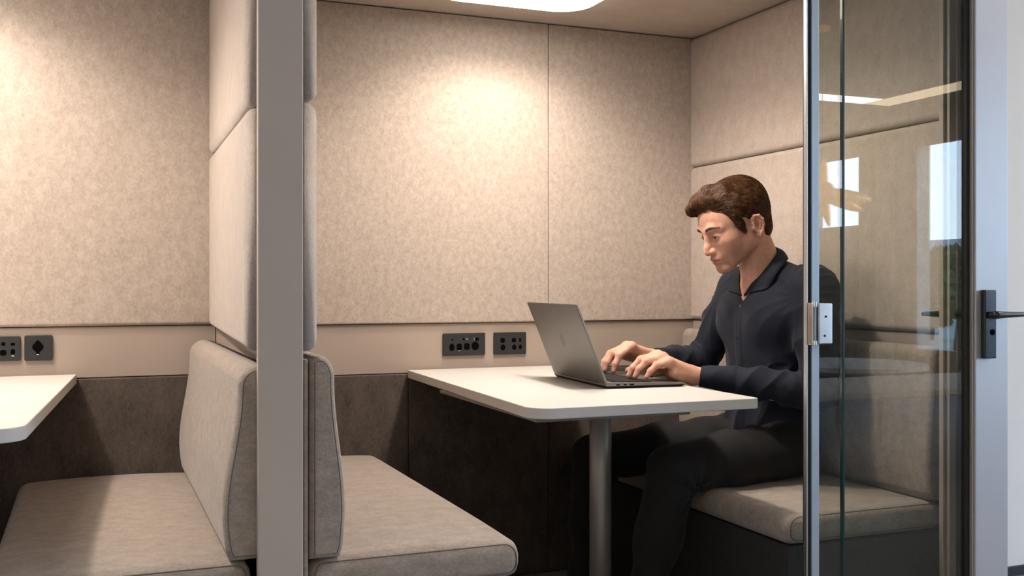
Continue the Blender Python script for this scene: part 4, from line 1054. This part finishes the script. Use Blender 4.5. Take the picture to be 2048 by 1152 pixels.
def push_out(P, lift):
    for _ in range(5):
        d = np.minimum(T.ev(P), B.ev(P)+0.001); w = d < lift
        if not w.any(): break
        g = np.stack([np.minimum(T.ev(P+np.eye(3)[i]*.001), B.ev(P+np.eye(3)[i]*.001))-np.minimum(T.ev(P-np.eye(3)[i]*.001), B.ev(P-np.eye(3)[i]*.001)) for i in range(3)], 1); g /= np.maximum(1e-9, np.linalg.norm(g, axis=1))[:, None]
        P = np.where(w[:, None], P+g*(lift-d)[:, None], P)
    return P
bm = bmesh.new(); rows_ = []
for a, b in zip(td, od):
    ctr = Vector((1.850, YM, 1.03)); out_ = (a-ctr); out_.z *= 0.3; out_.normalize()
    inn = a-Vector((0, 0, 0.030))-out_*0.002
    r_ = [inn, a-out_*0.0015-Vector((0, 0, 0.006)), a+Vector((0, 0, 0.0018))]
    for t in (0.06, 0.15, 0.3, 0.5, 0.75, 1.0):
        r_.append(a.lerp(b, t)+out_*0.006*math.sin(PI*min(1, t*0.9+0.1))+Vector((0, 0, 0.004))*math.sin(PI*t))
    r_[2:] = [Vector(p) for p in push_out(np.array(r_[2:]), 0.0055)]
    rows_.append([bm.verts.new(p) for p in r_])
for a, b in zip(rows_, rows_[1:]):
    for k in range(len(a)-1): bm.faces.new((a[k], b[k], b[k+1], a[k+1]))
bmesh.ops.recalc_face_normals(bm, faces=bm.faces)
bmesh.ops.solidify(bm, geom=bm.faces[:], thickness=0.0028)
col_ = finish(bm, 'collar', M['shirt'], shirt, wn=False)
# buttons on the placket
M['button'] = plain('dark_button', (0.020, 0.020, 0.024), 0.25, noise=0.1)
def front_x(y, z):
    xs = np.arange(1.70, 1.90, 0.0008); d = T.ev(np.stack([xs, np.full_like(xs, y), np.full_like(xs, z)], 1)); return xs[np.argmax(d < 0)]
for z in (0.938, 0.850, 0.765, 0.680):
    y = YM-0.004; x = front_x(y, z); dx = front_x(y, z+0.01)-front_x(y, z-0.01); n_ = Vector((-1, 0, dx/0.02)).normalized()
    bm = bmesh.new(); c = Vector((x, y, z)); cyl(bm, c-n_*0.001, c+n_*0.0022, 0.0052, 20, bev=0.0007); finish(bm, 'button', M['button'], shirt)
# trousers
K = Field()
hipn, kn, an = (1.860, 2.475, 0.532), (1.458, 2.440, 0.500), (1.350, 2.440, 0.075)
hipf, kf, af = (1.860, 2.685, 0.532), (1.405, 2.800, 0.482), (1.385, 2.830, 0.075)
K.ell((1.876, YM, 0.536), (0.108, 0.180, 0.089))
for h_, k_, a_ in ((hipn, kn, an), (hipf, kf, af)):
    K.cone(h_, lerp(h_, k_, 0.55), 0.085, 0.074, 0.04); K.cone(lerp(h_, k_, 0.55), k_, 0.074, 0.064, 0.03)
    K.cone(k_, lerp(k_, a_, 0.35), 0.066, 0.062, 0.02); K.cone(lerp(k_, a_, 0.35), a_, 0.062, 0.048, 0.02)
K.func(lambda P: np.maximum(P[:, 2]-0.4475, 1.548-P[:, 0]), 0.004, True, (1.8, YM, 0.3), 0.5)
def kdisp(P, d):
    out = 0.003*wob(P, 20)
    for k_, h_, a_ in ((kn, hipn, an), (kf, hipf, af)):
        k_ = np.array(k_); bk = k_+np.array((0.05, 0, -0.05)); r = np.sqrt(((P-bk)**2).sum(1)); an_ = np.arctan2(P[:, 2]-bk[2], P[:, 0]-bk[0])
        out += 0.0055*np.sin(an_*7+2*wob(P, 9))*np.exp(-(r/0.10)**2)
        hp = np.array(h_)+np.array((-0.10, 0, 0.03)); r = np.sqrt(((P-hp)**2).sum(1))
        out += 0.0060*np.sin((P[:, 0]*0.8+P[:, 2]*0.6)*75+1.5*wob(P, 10))*np.exp(-(r/0.10)**2)
        out += 0.004*np.sin(P[:, 2]*38+2*wob(P, 7))*ss(-P[:, 2], -0.42, -0.25)*(P[:, 0] < 1.6)
    return out
K.disp = kdisp; K.dmax = 0.012
trousers = net_object('trousers', K.mesh((1.28, 2.33, 0.025), (2.01, 2.95, 0.66), 0.0055), M['trousers'], man)
for s, a_ in ((-1, an), (1, af)):
    H_ = Field(); c = np.array((a_[0], a_[1], 0.0))
    H_.cone(c+np.array((0.03, 0, 0.042)), c+np.array((-0.13, 0, 0.034)), 0.040, 0.036); H_.cone(c+np.array((0.005, 0, 0.09)), c+np.array((0, 0, 0.05)), 0.040, 0.042, 0.03)
    H_.func(lambda P: P[:, 2]-0.004, 0.002, False, c, 0.3) if False else None
    H_.func(lambda P: P[:, 2]-0.003, 0.004, True, c, 0.4)
    net_object('shoe', H_.mesh(c+np.array((-0.20, -0.07, -0.01)), c+np.array((0.10, 0.07, 0.15)), 0.005), M['shoe'], man)

# ------------------------------------------------------------------ laptop
LP = thing('laptop', 'open dark grey laptop on the white table in front of the man', 'laptop', (1.41, 2.697, 0.72))
A, Bq = Vector((1.2875, 2.497, 0)), Vector((1.3165, 2.897, 0))     # hinge line (near and far end)
ev = (Bq-A).normalized(); eu = Vector((ev.y, -ev.x, 0))             # eu: from the hinge towards the man
LLEN = (Bq-A).length; LDEP = 0.239
def lp(u, v, z): p = A+eu*u+ev*v; return (p.x, p.y, z)
def lbox(bm, u0, v0, z0, u1, v1, z1, r=0.0, seg=3):
    b2 = bmesh.new(); hexa(b2, [lp(u0, v0, z0), lp(u1, v0, z0), lp(u1, v1, z0), lp(u0, v1, z0), lp(u0, v0, z1), lp(u1, v0, z1), lp(u1, v1, z1), lp(u0, v1, z1)], r, seg)
    me = bpy.data.meshes.new('t'); b2.to_mesh(me); b2.free(); bm.from_mesh(me); bpy.data.meshes.remove(me)
ZB = 0.7205
bm = bmesh.new()
hexa(bm, [lp(0.006, 0.006, ZB), lp(LDEP-0.012, 0.006, ZB), lp(LDEP-0.012, LLEN-0.006, ZB), lp(0.006, LLEN-0.006, ZB), lp(0, 0, ZB+0.006), lp(LDEP, 0, ZB+0.006), lp(LDEP, LLEN, ZB+0.006), lp(0, LLEN, ZB+0.006)], 0.002, 2)
lb = finish(bm, 'underside', M['laptop_dark'], LP, label='black rubbery underside')
bm = bmesh.new()
hexa(bm, [lp(0, 0, ZB+0.0062), lp(LDEP, 0, ZB+0.0062), lp(LDEP, LLEN, ZB+0.0062), lp(0, LLEN, ZB+0.0062), lp(0, 0, ZB+0.0165), lp(LDEP, 0, ZB+0.0095), lp(LDEP, LLEN, ZB+0.0095), lp(0, LLEN, ZB+0.0165)], 0.0018, 3)
dk = finish(bm, 'deck', M['laptop'], LP)
def dz_(u): return ZB+0.0165-0.007*u/LDEP
bm = bmesh.new(); lbox(bm, 0.028, 0.022, dz_(0.10)-0.004, 0.150, LLEN-0.022, dz_(0.028)+0.0003)
b2 = bmesh.new(); u0, u1 = 0.026, 0.150
hexa(b2, [lp(u0, 0.020, dz_(u0)-0.003), lp(u1, 0.020, dz_(u1)-0.003), lp(u1, LLEN-0.020, dz_(u1)-0.003), lp(u0, LLEN-0.020, dz_(u0)-0.003), lp(u0, 0.020, dz_(u0)+0.0004), lp(u1, 0.020, dz_(u1)+0.0004), lp(u1, LLEN-0.020, dz_(u1)+0.0004), lp(u0, LLEN-0.020, dz_(u0)+0.0004)])
bm.free(); kb = finish(b2, 'keyboard', M['key'], LP, smooth=False)
nk = 0
for r in range(6):
    uu = 0.030+r*0.0198; du = 0.0168 if r else 0.012
    ncol = 15; off = (0, 0.004, 0.008, 0.010, 0.014, 0)[r]; vv = 0.024
    wk = (LLEN-0.048)/ncol
    c = 0
    while c < ncol:
        sp_ = 6 if (r == 5 and c == 4) else 1
        u_0, u_1 = uu, uu+du; v0, v1 = vv+c*wk+0.0012, vv+(c+sp_)*wk-0.0012
        bm = bmesh.new()
        hexa(bm, [lp(u_0, v0, dz_(u_0)+0.0006), lp(u_1, v0, dz_(u_1)+0.0006), lp(u_1, v1, dz_(u_1)+0.0006), lp(u_0, v1, dz_(u_0)+0.0006), lp(u_0+.0008, v0+.0008, dz_(u_0)+0.0024), lp(u_1-.0008, v0+.0008, dz_(u_1)+0.0024), lp(u_1-.0008, v1-.0008, dz_(u_1)+0.0024), lp(u_0+.0008, v1-.0008, dz_(u_0)+0.0024)], 0.0005, 1)
        finish(bm, 'key', M['laptop_dark'], kb); nk += 1; c += sp_
b2 = bmesh.new(); u0, u1 = 0.162, 0.236
hexa(b2, [lp(u0, 0.13, dz_(u0)-0.002), lp(u1, 0.13, dz_(u1)-0.002), lp(u1, 0.27, dz_(u1)-0.002), lp(u0, 0.27, dz_(u0)-0.002), lp(u0, 0.13, dz_(u0)+0.0003), lp(u1, 0.13, dz_(u1)+0.0003), lp(u1, 0.27, dz_(u1)+0.0003), lp(u0, 0.27, dz_(u0)+0.0003)])
finish(b2, 'touchpad', M['laptop'], LP, smooth=False)
# ports along the near edge
for i, (u0, u1) in enumerate(((0.030, 0.040), (0.052, 0.060), (0.070, 0.082))):
    bm = bmesh.new(); lbox(bm, u0, -0.0006, ZB+0.0082, u1, 0.004, ZB+0.0118, 0.0004, 1); finish(bm, 'port', M['hole'], LP)
# lid
lean = 0.090/0.222                                                  # backward lean of the lid
LH = 0.232; ln_ = math.hypot(1, lean); ku, kz = -lean/ln_, 1/ln_
def ld(h, v, t): # along the lid height, along the hinge, thickness towards the man
    p = A+eu*(0.004+ku*h+kz*t)+ev*v; return (p.x, p.y, ZB+0.0145+kz*h-ku*t)
def lidbox(h0, h1, v0, v1, t0, t1, r, seg=3):
    b2 = bmesh.new(); hexa(b2, [ld(h0, v0, t0), ld(h0, v0, t1), ld(h0, v1, t1), ld(h0, v1, t0), ld(h1, v0, t0), ld(h1, v0, t1), ld(h1, v1, t1), ld(h1, v1, t0)], r, seg); return b2
lidp = finish(lidbox(0.0, LH, 0.0, LLEN, -0.006, 0.0, 0.0022, 3), 'lid', M['laptop'], LP)
M['screen'] = emit('screen_glow', (0.55, 0.68, 0.85), 0.9)
M['bezel'] = plain('screen_bezel', (0.01, 0.01, 0.011), 0.2, noise=0.1)
finish(lidbox(0.004, LH-0.003, 0.003, LLEN-0.003, 0.0002, 0.0010, 0.0002, 1), 'bezel', M['bezel'], lidp)
finish(lidbox(0.016, LH-0.009, 0.008, LLEN-0.008, 0.0011, 0.0014, 0.0, 1), 'screen', M['screen'], lidp, smooth=False, label='lit pale blue screen')
# polished strip added along the lid's near edge, angled to catch window glint
bm = bmesh.new()
def chf(h, v, t): return ld(h, v, t)
hexa(bm, [chf(0.002, -0.0006, -0.0035), chf(0.002, 0.0016, 0.0016), chf(0.002, 0.0030, 0.0014), chf(0.002, 0.0012, -0.0030), chf(LH-0.002, -0.0006, -0.0035), chf(LH-0.002, 0.0016, 0.0016), chf(LH-0.002, 0.0030, 0.0014), chf(LH-0.002, 0.0012, -0.0030)])
finish(bm, 'lid_glint_strip', M['chrome'], lidp, smooth=False, label='polished strip added on the lid edge to catch a glint')
bm = bmesh.new()
b2 = lidbox(-0.003, 0.004, 0.05, LLEN-0.05, -0.005, 0.003, 0.002, 2); finish(b2, 'hinge', M['laptop_dark'], LP)
bm.free()
# faint worn oval mark on the outside of the lid
bm = bmesh.new(); ring = []
for k in range(41):
    a = 2*PI*k/40; p = ld(LH*0.50+0.017*math.cos(a), LLEN*0.52+0.009*math.sin(a), -0.0061); ring.append(p)
tube(bm, ring, 0.0006, 6, False); finish(bm, 'lid_mark', M['underplate'], lidp, wn=False)
